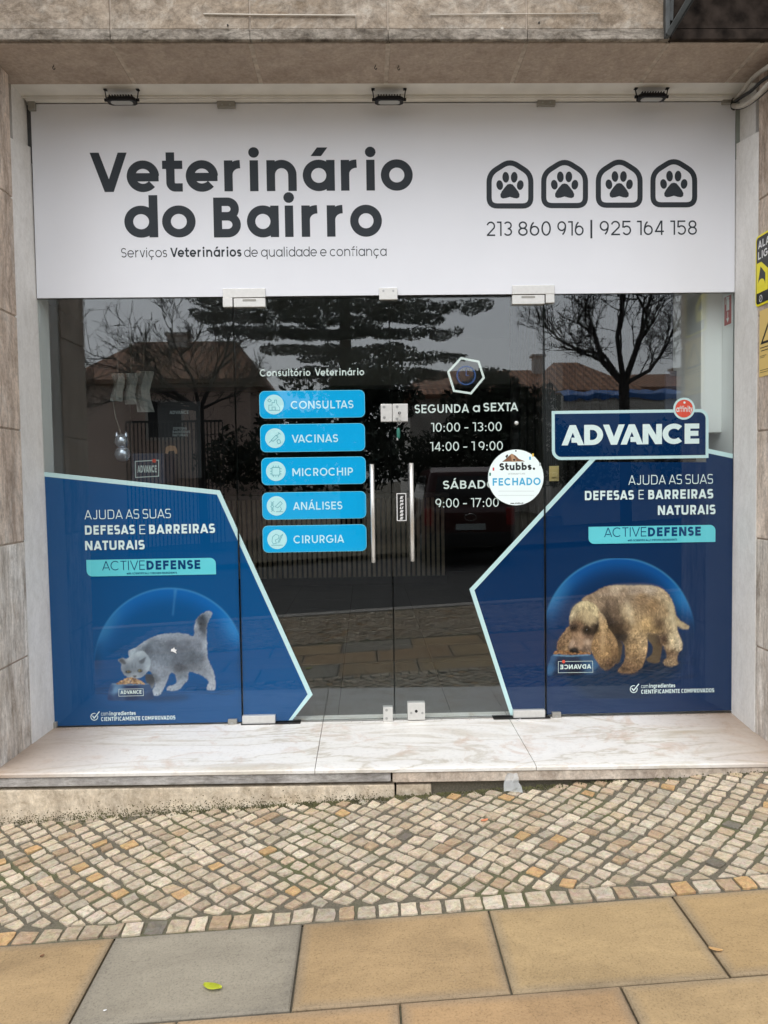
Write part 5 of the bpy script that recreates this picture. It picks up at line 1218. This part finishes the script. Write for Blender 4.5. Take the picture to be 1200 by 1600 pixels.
g = G(); g.add([(vcx + k * hw, -Dv - u + .012, zb + z) for k, u, z in ((-.80, .13, 1.08), (.80, .13, 1.08), (.68, .30, 1.58), (-.68, .30, 1.58))], [(0, 1, 2, 3)]); part('rear_window', g, 'car_glass', van)
for sgn in (-1, 1):
    g = G(); g.add([(vcx + sgn * hw * k, -Dv - u, zb + z) for u, z, k in ((.5, 1.15, .995), (3.2, 1.15, .995), (2.7, 1.60, .885), (.7, 1.60, .885))], [(0, 1, 2, 3)]); part('side_window', g, 'car_glass', van)
    part('tail_light', G().box(vcx + sgn * hw * .9 - .09, vcx + sgn * hw * .9 + .06, -Dv - .08, -Dv + .015, zb + .72, zb + 1.02), 'tail_red', van, bevel=.02)
    for u in (.85, 3.5):
        x0, x1 = vcx + sgn * (hw - .22), vcx + sgn * (hw + .01); wv = part('wheel', G().tube([(x0, -Dv - u, zb + .31), (x1, -Dv - u, zb + .31)], .31, 20), 'tyre', van); part('rim', G().tube([(x1 - .002, -Dv - u, zb + .31), (x1 + sgn * .012, -Dv - u, zb + .31)], .19, 16), 'bolt_steel', wv)
part('bumper', G().box(vcx - hw * .98, vcx + hw * .98, -Dv - .1, -Dv + .07, zb + .36, zb + .60), 'tyre', van, bevel=.03)
part('number_plate', G().box(vcx - .26, vcx + .26, -Dv - .01, -Dv + .014, zb + .64, zb + .75), 'card_grey', van)
pts = arc(0, 0, .10, .06, 0, 345, 2, 23); g = G().tube([(vcx + a, -Dv + .010, zb + .86 + b) for a, b in pts] + [(vcx + .10, -Dv + .010, zb + .86)], .009, 5); part('tailgate_badge', g, 'bolt_steel', van, smooth=True)

# ------------------------------------------------------------------ the two pet pictures printed on the posters
def spline(pts, k=6):
    P = np.array(pts, float); n = len(P); out = []
    for i in range(n):
        p0, p1, p2, p3 = P[i - 1], P[i], P[(i + 1) % n], P[(i + 2) % n]
        for t in np.arange(k) / k: out.append(.5 * (2 * p1 + (p2 - p0) * t + (2 * p0 - 5 * p1 + 4 * p2 - p3) * t * t + (3 * p1 - p0 - 3 * p2 + p3) * t ** 3))
    return np.array(out)
def blur(a, r):
    if r < 1: return a
    for ax in (0, 1):
        for _ in range(2):
            pad = [(0, 0)] * a.ndim; pad[ax] = (r + 1, r); c = np.cumsum(np.pad(a, pad, mode='edge'), axis=ax)
            a = (np.take(c, range(2 * r + 1, c.shape[ax]), axis=ax) - np.take(c, range(0, c.shape[ax] - 2 * r - 1), axis=ax)) / (2 * r + 1)
    return a
class Paint:
    """a small print raster in photo pixels times K"""
    def __init__(s, x0, y0, x1, y1, bg, K=2):
        s.x0, s.y0, s.K = x0, y0, K; s.h, s.w = int((y1 - y0) * K), int((x1 - x0) * K); s.x1, s.y1 = x1, y1
        s.im = np.ones((s.h, s.w, 3)) * np.array(bg); s.X, s.Y = np.meshgrid((np.arange(s.w) + .5) / K + x0, (np.arange(s.h) + .5) / K + y0)
    def mask(s, poly, smooth=True, soft=0):
        P = spline(poly) if smooth else np.array(poly, float); m = np.zeros((s.h, s.w), bool); n = len(P)
        for i in range(n):
            (xa, ya), (xb, yb) = P[i], P[(i + 1) % n]
            if ya == yb: continue
            c = ((s.Y >= ya) != (s.Y >= yb)); m ^= c & (s.X < (xb - xa) * (s.Y - ya) / (yb - ya) + xa)
        m = m.astype(float); return blur(m, soft) if soft else m
    def over(s, col, a): s.im = s.im * (1 - a[..., None]) + np.asarray(col) * a[..., None]
    def field(s, ctrl, p=2.2):
        num = 0; den = 0
        for x, y, c in ctrl:
            w = 1 / (((s.X - x) ** 2 + (s.Y - y) ** 2) + 16.0) ** 1.9; num = num + w[..., None] * np.array(c); den = den + w
        return num / den[..., None]
    def fur(s, m, colf, angf, n, ln, amp, rg, curl=0.0, wob=.25):
        ys, xs = np.nonzero(m > .5)
        if not len(ys): return
        k = rg.integers(0, len(ys), n); y, x = ys[k].astype(float), xs[k].astype(float); f = 1 + rg.normal(0, amp, n); base = colf[ys[k], xs[k]] * f[:, None]
        ang = angf[ys[k], xs[k]] + rg.normal(0, wob, n); steps = int(ln * s.K); cv = rg.normal(0, curl, n)
        for t in range(steps):
            xi, yi = np.clip(x.astype(int), 0, s.w - 1), np.clip(y.astype(int), 0, s.h - 1); a = (.55 * math.sin(math.pi * (t + .5) / steps))
            ok = (m[yi, xi] > .3) | (t < steps * .45)
            s.im[yi[ok], xi[ok]] = s.im[yi[ok], xi[ok]] * (1 - a) + base[ok] * a
            x += np.cos(ang); y += np.sin(ang); ang += cv
    def clumps(s, m, rg, amt, r=(2, 5)):
        f = 0
        for q in r: b = blur(rg.normal(0, 1, (s.h, s.w)), q); f = f + b / b.std()
        s.im = s.im * (1 + np.clip(f / len(r) * 1.3, -2, 2) * amt * m)[..., None]
    def punch(s, m, gam, gain): L = (np.clip(s.im, 0, 1) @ np.array([.3, .6, .1]))[..., None]; q = s.im * L ** (gam - 1) * gain; s.im = s.im * (1 - m[..., None]) + q * m[..., None]
    def strands(s, m, af, n, ln, rg, curl, dark, light):
        ys, xs = np.nonzero(m > .5); k = rg.integers(0, len(ys), n); y, x = ys[k].astype(float), xs[k].astype(float); ang = af[ys[k], xs[k]] + rg.normal(0, .3, n); cv = rg.normal(0, curl, n); pick = rg.random(n) < .5
        steps = int(ln * s.K); ph = rg.uniform(0, 6, n)
        for t in range(steps):
            a = .5 * math.sin(math.pi * (t + .5) / steps)
            for dx in (0, 1):
                xi, yi = np.clip(x.astype(int) + dx, 0, s.w - 1), np.clip(y.astype(int), 0, s.h - 1); ok = m[yi, xi] > .3
                f = np.where(pick, dark, light)[:, None]; s.im[yi[ok], xi[ok]] *= (1 - a + a * f[ok])
            x += np.cos(ang); y += np.sin(ang); ang += cv + .12 * np.sin(t * .7 + ph)
    def angles(s, ctrl):
        num = 0
        for x, y, a in ctrl:
            w = 1 / (((s.X - x) ** 2 + (s.Y - y) ** 2) + 3.0) ** 1.4; num = num + w * np.exp(1j * math.radians(a))
        return np.angle(num)
    def creature(s, parts, colors, angs, rg, n, ln, amp, curl=0.0, edge=None, hairy=1.2):
        cf = s.field([(x, y, lin(c)) for x, y, c in colors]); af = s.angles(angs)
        for poly in parts:
            P = spline(poly, 10); P = P + rg.normal(0, hairy * .35, P.shape); m = s.mask(P, False); ms = blur(m, 1)
            s.over(cf, ms)
            inner = np.clip((1 - blur(m, 4)) * m * 2, 0, 1)
            if edge is not None: s.over(lin(edge), inner * .35)
        return cf, af
    def mesh(s, step, place_y, xlo=None, xhi=None):
        kx = int(round(step * s.K)); im = s.im
        hh, ww = s.h // kx * kx, s.w // kx * kx; im = im[:hh, :ww].reshape(hh // kx, kx, ww // kx, kx, 3).mean((1, 3)); H, Wd = im.shape[:2]
        px = s.x0 + (np.arange(Wd) + .5) * step; py = s.y0 + (np.arange(H) + .5) * step
        PX, PY = np.meshgrid(px, py); D_ = np.stack([(PX - 600) / FPX, (800 - PY) / FPX, -np.ones_like(PX)], -1) @ ROT.T; t = -CAM[1] / D_[..., 1]
        g = G(); Xw = CAM[0] + D_[..., 0] * t; Zw = CAM[2] + D_[..., 2] * t
        g.v = np.stack([Xw, np.full_like(Xw, place_y), Zw], -1).reshape(-1, 3).tolist(); g.col = [tuple(c) for c in im.reshape(-1, 3)]
        idx = np.arange(H * Wd).reshape(H, Wd); q = np.stack([idx[1:, :-1], idx[1:, 1:], idx[:-1, 1:], idx[:-1, :-1]], -1).reshape(-1, 4)
        if xlo is not None: q = q[np.array([Xw.reshape(-1)[r].min() > xlo for r in q])]
        if xhi is not None: q = q[np.array([Xw.reshape(-1)[r].max() < xhi for r in q])]
        g.f = [tuple(r) for r in q.tolist()]; g.mi = [0] * len(g.f); return g
BL, BR_ = np.array(lin((0, 75, 130))), np.array(lin((0, 42, 84)))
def dome(p, cx, cy, R, ytop, hi, rg, base):
    d = np.hypot((p.X - cx), (p.Y - cy)) / R; ins = np.clip((1 - d) * R * 1.2, 0, 1); up = np.clip((cy - p.Y) / R, 0, 1)
    fadeb = np.clip((cy + 28 - p.Y) / 40, 0, 1); ang = np.arctan2(cy - p.Y, p.X - cx)
    rim = np.exp(-((1 - d) / .16) ** 2) * ins * np.clip(up * 1.4 + .05, 0, 1)
    p.over(lin(hi), rim * .62); line = np.exp(-((1 - d) / .012) ** 2) * np.clip(up * 1.5, 0, 1); p.over(lin((70, 150, 205)), line * .5)
    glow = np.exp(-(((np.abs(ang - 2.6)) / .28) ** 2)) * np.exp(-((1 - d) / .12) ** 2) * ins; p.over(lin((60, 130, 175)), glow * .55)
    glow = np.exp(-(((np.abs(ang - .5)) / .22) ** 2)) * np.exp(-((1 - d) / .14) ** 2) * ins; p.over(lin((40, 135, 200)), glow * .6)
    side = np.exp(-((1 - d) / .10) ** 2) * ins * np.clip(1 - up * 3, 0, 1) * fadeb; p.over(lin((8, 40, 70)), side * .6)
def stonefloor(p, y0, y1, amt, rg, bump=6.0):
    for k in range(26):
        f = (k / 26) ** 1.5; y = y0 + (y1 - y0) * f; th = .35 + .5 * f; ph = rg.uniform(0, 6); a = np.exp(-((p.Y - y - .8 * np.sin(p.X / 9 + ph) - .5 * np.sin(p.X / 3.7 + ph * 2)) / th) ** 2) * (.5 + .5 * np.sin(p.X / (bump + 5 * f) + ph * 3))
        fade = np.clip((p.Y - y0) / 20, 0, 1) * np.clip((p.X - p.x0) / 14, 0, 1) * np.clip((p.x1 - p.X) / 14, 0, 1); p.over((.001, .010, .03), np.clip(a, 0, 1) * amt * fade)

# --- the spaniel
rg = np.random.default_rng(21)
p = Paint(853.5, 872, 1096, 1092, BR_); Z = lambda L: [(850 + x / 5, 870 + y / 5) for x, y in L]
ZC = lambda L: [(850 + x / 5, 870 + y / 5, c) for x, y, c in L]
dome(p, 967.5, 990, 117.5, 876, (0, 92, 170), rg, BR_); stonefloor(p, 1006, 1062, .55, rg); stonefloor(p, 958, 985, .18, rg, 3)
low = np.clip((p.Y - 985) / 30, 0, 1) * np.clip((117 - np.hypot(p.X - 967.5, (p.Y - 990) * .9)) / 22, 0, 1); p.over((.006, .022, .048), low * .65)
sh = p.mask(Z([(480, 890), (700, 925), (1000, 860), (1060, 830), (700, 820), (400, 860)]), True, 5); p.over((.002, .010, .025), sh * .55)
cols = ZC([(340, 320, (150, 128, 104)), (460, 260, (146, 126, 106)), (560, 235, (168, 150, 128)), (700, 235, (158, 140, 122)), (820, 235, (166, 150, 132)), (940, 280, (172, 152, 124)), (1000, 370, (178, 160, 128)), (520, 340, (132, 111, 92)), (620, 300, (140, 120, 100)), (640, 420, (162, 142, 114)), (700, 480, (160, 136, 104)), (760, 330, (146, 120, 92)), (850, 380, (150, 122, 90)), (800, 520, (168, 140, 100)), (880, 560, (150, 124, 88)), (560, 440, (116, 95, 77)), (520, 500, (70, 56, 48)), (600, 540, (80, 62, 48)), (590, 610, (60, 48, 42)), (640, 560, (130, 108, 84)), (930, 420, (150, 126, 96)), (900, 520, (122, 100, 78)), (1000, 500, (174, 156, 124)), (1010, 640, (182, 164, 132)), (1060, 680, (176, 160, 134)), (940, 640, (104, 80, 62)), (1000, 760, (120, 96, 74)), (1000, 820, (150, 126, 98)), (720, 580, (170, 144, 108)), (700, 680, (156, 128, 94)), (780, 680, (168, 142, 108)), (700, 790, (140, 112, 82)), (680, 880, (128, 100, 74)), (640, 860, (112, 86, 64))])
angs = ZC([(340, 320, 30), (520, 300, 75), (640, 400, 70), (760, 320, 30), (900, 300, 50), (800, 480, 60), (940, 450, 95), (1000, 600, 100), (700, 650, 95), (700, 800, 95), (560, 560, 85), (1060, 690, 110)])
far = [Z([(800, 610), (880, 605), (925, 690), (910, 790), (895, 828), (830, 826), (803, 800), (845, 760), (852, 700), (820, 655)]), Z([(560, 640), (612, 680), (598, 800), (570, 835), (535, 800), (545, 700)])]
cdark = [(x, y, tuple(int(v * .62) for v in c)) for x, y, c in cols]
cf, af = p.creature(far, cdark, angs, rg, 0, 0, 0)
for P_ in far: p.fur(p.mask(P_), cf, af, 1100, 4, .28, rg, .12)
tail = Z([(1020, 440), (1060, 493), (1105, 522), (1136, 548), (1115, 565), (1068, 552), (1030, 520)]); body = Z([(300, 345), (400, 275), (470, 237), (560, 222), (680, 226), (800, 222), (885, 234), (945, 265), (990, 320), (1016, 385), (1030, 450), (1036, 520), (1048, 590), (1078, 660), (1082, 720), (1052, 748), (1040, 795), (1047, 835), (1018, 851), (950, 846), (938, 815), (962, 785), (952, 720), (918, 672), (892, 612), (850, 600), (806, 605), (812, 690), (796, 780), (772, 850), (732, 890), (690, 910), (600, 906), (580, 880), (612, 850), (636, 790), (632, 700), (610, 660), (560, 640), (500, 560), (430, 470)])
cf, af = p.creature([tail, body], cols, angs, rg, 0, 0, 0); mb = np.maximum(p.mask(body), p.mask(tail))
p.fur(mb, cf, af, 9000, 7, .34, rg, .06); legs = mb * (p.Y > 985); p.clumps(legs, rg, .16, (2, 3)); p.fur(legs, cf * 1.08, af, 2600, 3.5, .45, rg, .35, .6); p.clumps(mb, rg, .09, (3, 7)); p.strands(mb, af, 420, 9, rg, .04, .55, 1.5); p.strands(legs, af, 320, 6, rg, .22, .5, 1.55)
for P_, al in ((Z([(480, 470), (500, 540), (560, 640), (640, 660), (650, 560), (560, 560), (510, 500)]), .55), (Z([(890, 470), (930, 560), (900, 640), (880, 600)]), .35), (Z([(645, 590), (660, 700), (650, 800), (632, 760), (632, 640)]), .35), (Z([(500, 330), (520, 400), (500, 470), (480, 420)]), .45), (Z([(590, 880), (700, 905), (740, 885), (690, 890), (620, 870)]), .5)): p.over(lin((46, 34, 28)), p.mask(P_, True, 6) * al)
for P_, al in ((Z([(640, 330), (690, 420), (700, 540), (660, 480), (640, 400)]), .30), (Z([(985, 340), (1020, 460), (1040, 600), (1075, 680), (1050, 700), (1010, 560), (985, 440)]), .35), (Z([(560, 228), (800, 224), (930, 255), (800, 238), (560, 240)]), .5)): p.over(lin((206, 192, 164)), p.mask(P_, True, 5) * al)
# head, ears
farear = Z([(200, 545), (155, 595), (118, 650), (105, 705), (128, 752), (205, 756), (222, 690), (232, 620)]); head = Z([(200, 480), (222, 410), (265, 362), (330, 344), (395, 372), (440, 430), (446, 520), (420, 600), (385, 665), (368, 745), (300, 775), (215, 758), (192, 705), (222, 640), (205, 560)]); near = Z([(425, 425), (478, 478), (505, 560), (552, 622), (578, 700), (580, 780), (545, 848), (485, 882), (432, 850), (392, 782), (372, 700), (392, 622), (425, 560), (430, 490)])
hc = ZC([(270, 380, (168, 152, 120)), (340, 365, (172, 156, 122)), (400, 420, (176, 160, 126)), (220, 450, (166, 150, 122)), (300, 470, (158, 138, 106)), (360, 480, (160, 140, 108)), (240, 540, (98, 74, 60)), (275, 520, (120, 92, 70)), (340, 575, (62, 48, 44)), (410, 560, (74, 58, 48)), (265, 610, (140, 112, 88)), (300, 650, (134, 106, 86)), (240, 690, (142, 116, 98)), (350, 660, (150, 126, 106)), (330, 720, (128, 106, 90)), (235, 740, (70, 58, 56)), (280, 770, (84, 70, 62)), (360, 620, (116, 92, 74))])
ec = ZC([(440, 450, (168, 144, 112)), (470, 540, (160, 132, 96)), (430, 620, (150, 120, 86)), (520, 650, (148, 118, 84)), (400, 720, (140, 110, 78)), (480, 740, (158, 126, 88)), (560, 740, (126, 98, 70)), (440, 820, (136, 106, 76)), (510, 830, (112, 86, 64)), (170, 620, (138, 110, 84)), (130, 690, (124, 96, 72)), (180, 720, (138, 112, 84))])
ha = ZC([(270, 400, 110), (340, 400, 60), (400, 440, 70), (240, 560, 95), (300, 660, 80), (360, 680, 40)]); ea = ZC([(440, 480, 75), (520, 640, 70), (430, 700, 95), (540, 780, 100), (460, 850, 70), (150, 650, 115), (190, 720, 90)])
for P_, c_, a_, n, cu in ((farear, ec, ea, 1700, .25), (head, hc, ha, 3200, .06), (near, ec, ea, 3600, .16)):
    cf, af = p.creature([P_], c_, a_, rg, 0, 0, 0); p.fur(p.mask(P_), cf, af, n, 6, .36, rg, cu); p.clumps(p.mask(P_), rg, .10, (2, 4)); p.strands(p.mask(P_), af, int(n * .09), 8, rg, cu * .7, .5, 1.5)
for P_, al in ((Z([(300, 560), (340, 545), (385, 570), (420, 540), (415, 590), (360, 612), (310, 592)]), .7), (Z([(212, 540), (250, 520), (262, 560), (240, 590), (214, 575)]), .55), (Z([(205, 720), (240, 705), (268, 722), (260, 765), (215, 762)]), .75), (Z([(425, 500), (438, 560), (410, 620), (385, 660), (402, 590)]), .45), (Z([(440, 850), (520, 830), (575, 760), (560, 840), (490, 884)]), .4)): p.over(lin((30, 24, 24)), p.mask(P_, True, 3) * al)
for P_, c_, al in ((Z([(262, 600), (300, 590), (312, 650), (300, 720), (270, 722), (258, 660)]), (176, 146, 120), .45), (Z([(212, 425), (240, 380), (300, 352), (350, 352), (300, 390), (240, 440), (215, 480)]), (190, 176, 142), .3), (Z([(300, 430), (350, 420), (390, 450), (410, 500), (360, 520), (310, 500)]), (186, 166, 132), .4), (Z([(440, 470), (470, 520), (480, 640), (460, 760), (440, 700), (448, 580)]), (190, 160, 122), .45), (Z([(200, 680), (226, 640), (236, 690), (214, 720)]), (190, 164, 142), .5), (Z([(310, 650), (360, 650), (356, 690), (316, 684)]), (190, 166, 144), .45), (Z([(250, 440), (262, 480), (250, 520), (240, 490)]), (110, 84, 66), .4), (Z([(290, 460), (300, 490), (292, 540), (282, 500)]), (112, 86, 66), .45), (Z([(190, 740), (340, 742), (340, 768), (190, 768)]), (60, 46, 40), .5)): p.over(lin(c_), p.mask(P_, True, 4) * al)
e_ = lambda cx, cy, rx, ry: [(850 + (cx + rx * math.cos(t)) / 5, 870 + (cy + ry * math.sin(t)) / 5) for t in np.linspace(0, 6, 14)]
p.over(lin((14, 10, 10)), p.mask(e_(342, 574, 22, 12), True, 1) * .85); p.over(lin((40, 28, 24)), p.mask(e_(228, 560, 14, 16), True, 2) * .6); p.over(lin((150, 150, 160)), p.mask(e_(336, 569, 4, 3), True, 0) * .8); p.over(lin((20, 18, 22)), p.mask(e_(236, 738, 30, 20), True, 2) * .85); p.over(lin((90, 96, 110)), p.mask(e_(240, 730, 14, 5), True, 2) * .5)
dogm = blur(np.maximum.reduce([p.mask(q_) for q_ in (body, tail, head, near, farear)]), 1); p.punch(dogm, 1.42, 1.78)
# bowl and kibble
bowl = Z([(72, 768), (200, 772), (362, 764), (400, 800), (440, 860), (468, 905), (300, 925), (120, 932), (40, 930), (24, 905), (32, 855), (50, 805)])
bc = p.field([(x, y, lin(c)) for x, y, c in ZC([(60, 800, (46, 84, 122)), (45, 880, (52, 96, 136)), (120, 830, (14, 34, 62)), (250, 840, (12, 32, 60)), (340, 800, (40, 74, 108)), (390, 850, (60, 98, 134)), (430, 890, (22, 46, 76)), (240, 915, (8, 22, 44)), (100, 915, (14, 36, 66))])])
p.over(bc * .95, blur(p.mask(bowl), 1)); p.over(lin((120, 160, 190)), p.mask(Z([(72, 764), (210, 772), (362, 762), (362, 770), (210, 781), (72, 773)]), False, 1) * .75)
for i in range(150):
    u = rg.uniform(0, 1); x = 82 + 278 * u; y = 762 - rg.uniform(0, 1) * (26 if u < .75 else 14); c = rg.choice([(122, 84, 54), (150, 108, 72), (96, 64, 42), (168, 128, 92)]); r = rg.uniform(6, 11)
    if 205 < x < 270 and y < 752: continue
    p.over(lin(tuple(c)), p.mask([(850 + (x + r * math.cos(t)) / 5, 870 + (y + r * .6 * math.sin(t)) / 5) for t in np.linspace(0, 5.6, 8)], False) * .9)
g = p.mesh(1.0, .0040 - .0008 * 1.5, XG[2] + .006); part('pet_picture', g, 'print_ink', pr)
g = G(); px_text(g, 'ADVANCE', 875.5, 924, 1045.3, 7.0, .22, LY(3), mirror=True); px_line(g, [(872.5, 1033.8), (926, 1033), (926.5, 1050.5), (872.5, 1051.3)], .6, LY(3), closed=True); part('bowl_lettering', g, 'hours_white', pr)
q = w2(880.7, 1033.8); decal('bowl_disc', 'tag_red', [disc(*q, 2.6 * PXM, 14)], 4, pr)

# --- the grey cat
p = Paint(137, 912, 375, 1104, BL); Z = lambda L: [(140 + x / 4.8, 910 + y / 4.8) for x, y in L]; ZC = lambda L: [(140 + x / 4.8, 910 + y / 4.8, c) for x, y, c in L]
dome(p, 265, 1037, 117.5, 920, (10, 104, 184), rg, BL); stonefloor(p, 1060, 1086, .30, rg, 9); stonefloor(p, 1000, 1020, .14, rg, 4)
p.over(lin((70, 140, 190)), p.mask(Z([(632, 52), (655, 52), (640, 130), (628, 250), (618, 250), (630, 130)]), False, 2) * .45)
p.over((.003, .016, .045), p.mask(Z([(300, 870), (520, 850), (740, 850), (700, 880), (500, 895)]), True, 6) * .6)
cols = ZC([(300, 520, (158, 172, 184)), (400, 450, (150, 162, 176)), (540, 395, (146, 156, 170)), (640, 392, (140, 150, 164)), (760, 402, (140, 148, 162)), (430, 500, (96, 106, 120)), (520, 470, (118, 128, 142)), (620, 470, (104, 112, 126)), (720, 470, (112, 120, 134)), (820, 480, (120, 128, 142)), (866, 480, (158, 166, 178)), (560, 580, (122, 132, 146)), (660, 570, (108, 116, 130)), (780, 560, (98, 106, 118)), (830, 580, (100, 108, 120)), (880, 600, (142, 150, 162)), (500, 650, (142, 152, 166)), (560, 680, (134, 144, 158)), (680, 640, (88, 96, 108)), (690, 700, (120, 130, 142)), (620, 795, (158, 168, 180)), (700, 750, (146, 156, 170)), (520, 800, (156, 166, 178)), (510, 840, (166, 176, 188)), (460, 720, (76, 86, 98)), (850, 670, (124, 132, 144)), (910, 680, (150, 158, 170)), (908, 780, (166, 172, 182)), (815, 380, (134, 142, 156)), (800, 330, (150, 158, 170)), (835, 310, (58, 66, 76)), (845, 270, (70, 78, 90)), (885, 240, (126, 136, 150)), (905, 225, (150, 160, 174)), (840, 350, (72, 80, 92))])
angs = ZC([(300, 520, 120), (450, 440, 150), (640, 400, 10), (640, 520, 80), (800, 480, 95), (860, 600, 85), (500, 650, 90), (600, 780, 150), (900, 720, 90), (830, 300, 100), (540, 780, 110)])
far = [Z([(420, 690), (490, 700), (484, 770), (462, 800), (430, 760), (415, 720)])]
cf, af = p.creature(far, [(x, y, tuple(int(v * .75) for v in c)) for x, y, c in cols], angs, rg, 0, 0, 0)
body = Z([(290, 520), (350, 488), (400, 450), (460, 418), (540, 390), (640, 381), (720, 388), (780, 402), (786, 335), (800, 280), (840, 236), (890, 215), (918, 228), (905, 262), (882, 310), (876, 380), (878, 470), (886, 570), (915, 640), (936, 700), (941, 790), (930, 808), (880, 804), (884, 772), (895, 748), (868, 716), (820, 690), (760, 670), (740, 682), (735, 730), (700, 772), (660, 809), (590, 811), (578, 796), (600, 778), (642, 764), (652, 735), (640, 692), (618, 676), (600, 692), (572, 760), (542, 820), (510, 851), (468, 838), (474, 802), (490, 778), (488, 740), (470, 690), (430, 650), (330, 600)])
cf, af = p.creature([body], cols, angs, rg, 0, 0, 0, edge=(176, 186, 198)); p.fur(p.mask(body), cf, af, 8000, 3.0, .20, rg, .05, .5); p.clumps(p.mask(body), rg, .07, (2, 5)); p.strands(p.mask(body), af, 500, 3, rg, .05, .75, 1.25); p.punch(p.mask(body), 1.2, 1.12)
head = Z([(213, 584), (244, 568), (278, 575), (310, 548), (350, 525), (395, 516), (430, 545), (455, 590), (450, 640), (420, 684), (380, 716), (320, 720), (262, 697), (236, 652), (236, 612)])
hc = ZC([(300, 570, (162, 174, 184)), (380, 540, (168, 180, 190)), (425, 590, (150, 162, 174)), (440, 640, (160, 172, 184)), (250, 630, (128, 138, 150)), (330, 610, (132, 142, 154)), (280, 650, (104, 114, 126)), (330, 660, (112, 122, 134)), (380, 640, (120, 130, 142)), (340, 705, (150, 160, 170)), (400, 690, (124, 134, 146)), (232, 590, (96, 104, 116)), (395, 580, (98, 106, 118))])
cf, af = p.creature([head], hc, ZC([(300, 560, 250), (400, 560, 320), (340, 640, 270), (430, 640, 60)]), rg, 0, 0, 0, edge=(176, 188, 198)); p.fur(p.mask(head), cf, af, 2200, 2.6, .13, rg, .05, .5)
e_ = lambda cx, cy, rx, ry: [(140 + (cx + rx * math.cos(t)) / 4.8, 910 + (cy + ry * math.sin(t)) / 4.8) for t in np.linspace(0, 6, 14)]
for P_, c_, al, so in ((Z([(220, 584), (246, 576), (272, 606), (258, 616), (236, 604)]), (70, 76, 86), .8, 1), (Z([(372, 590), (418, 556), (408, 600), (384, 612)]), (78, 84, 94), .8, 1), (Z([(395, 520), (430, 548), (418, 560), (376, 586), (372, 570)]), (150, 162, 172), .7, 1), (e_(290, 672, 24, 11), (24, 28, 32), .85, 1), (e_(377, 664, 20, 13), (28, 32, 36), .85, 1), (e_(292, 670, 12, 6), (130, 124, 96), .8, 0), (e_(376, 663, 11, 8), (140, 134, 104), .8, 0), (e_(294, 670, 4, 6), (8, 8, 10), .9, 0), (e_(378, 663, 4, 7), (8, 8, 10), .9, 0), (Z([(322, 700), (352, 700), (338, 716)]), (60, 58, 66), .85, 1), (Z([(318, 600), (324, 640), (312, 636)]), (88, 96, 106), .6, 1), (Z([(345, 596), (346, 640), (338, 640)]), (88, 96, 106), .6, 1)): p.over(lin(c_), p.mask(P_, True, so) * al)
for k in range(3):
    for (cx, cy) in ((598, 804), (625, 806), (505, 843), (525, 836), (898, 800), (918, 801)): pass
for (cx, cy) in ((606, 803), (630, 806), (500, 842), (520, 838), (897, 799), (915, 800)): p.over(lin((66, 72, 84)), p.mask(e_(cx, cy, 3, 9), True, 0) * .6)
bowl = Z([(170, 762), (300, 768), (436, 764), (458, 786), (476, 830), (480, 868), (455, 878), (380, 885), (260, 889), (160, 887), (134, 880), (134, 855), (144, 800), (156, 774)])
bc = p.field([(x, y, lin(c)) for x, y, c in ZC([(160, 800, (34, 64, 104)), (190, 810, (92, 128, 160)), (210, 850, (30, 56, 92)), (310, 790, (18, 40, 74)), (310, 860, (16, 38, 72)), (430, 800, (44, 70, 104)), (460, 850, (24, 46, 78)), (150, 870, (20, 48, 88))])])
p.over(bc * 1.35, blur(p.mask(bowl), 1)); p.over(lin((120, 150, 176)), p.mask(Z([(165, 758), (300, 765), (442, 760), (442, 766), (300, 773), (165, 766)]), False, 1) * .7)
for i in range(170):
    u = rg.uniform(-1, 1); x = 305 + 100 * u; y = 762 - rg.uniform(0, 1) * 46 * (1 - u * u); c = rg.choice([(150, 120, 92), (176, 146, 112), (120, 92, 68), (196, 168, 134)]); r = rg.uniform(6, 10)
    p.over(lin(tuple(c)), p.mask([(140 + (x + r * math.cos(t)) / 4.8, 910 + (y + r * .65 * math.sin(t)) / 4.8) for t in np.linspace(0, 5.6, 8)], False) * .95)
g = p.mesh(1.0, .0040 - .0008 * 1.5, None, XG[0] - .006); part('pet_picture', g, 'print_ink', pl)
g = G(); px_text(g, 'ADVANCE', 188, 221, 1084.3, 5.6, .22, LY(3)); px_line(g, [(185.5, 1077), (223.5, 1076.3), (224, 1087), (185.5, 1088)], .6, LY(3), closed=True); part('bowl_lettering', g, 'hours_white', pl)
g = G(); px_poly(g, [(268, 1013.5), (271, 1013), (272.5, 1010.5), (273.5, 1014), (277, 1015), (275, 1017), (276.5, 1021), (273, 1019), (270, 1017.5), (267.5, 1017.5)], FRONT(-.0062)); part('torn_chip', g, 'alarm_white', fl)
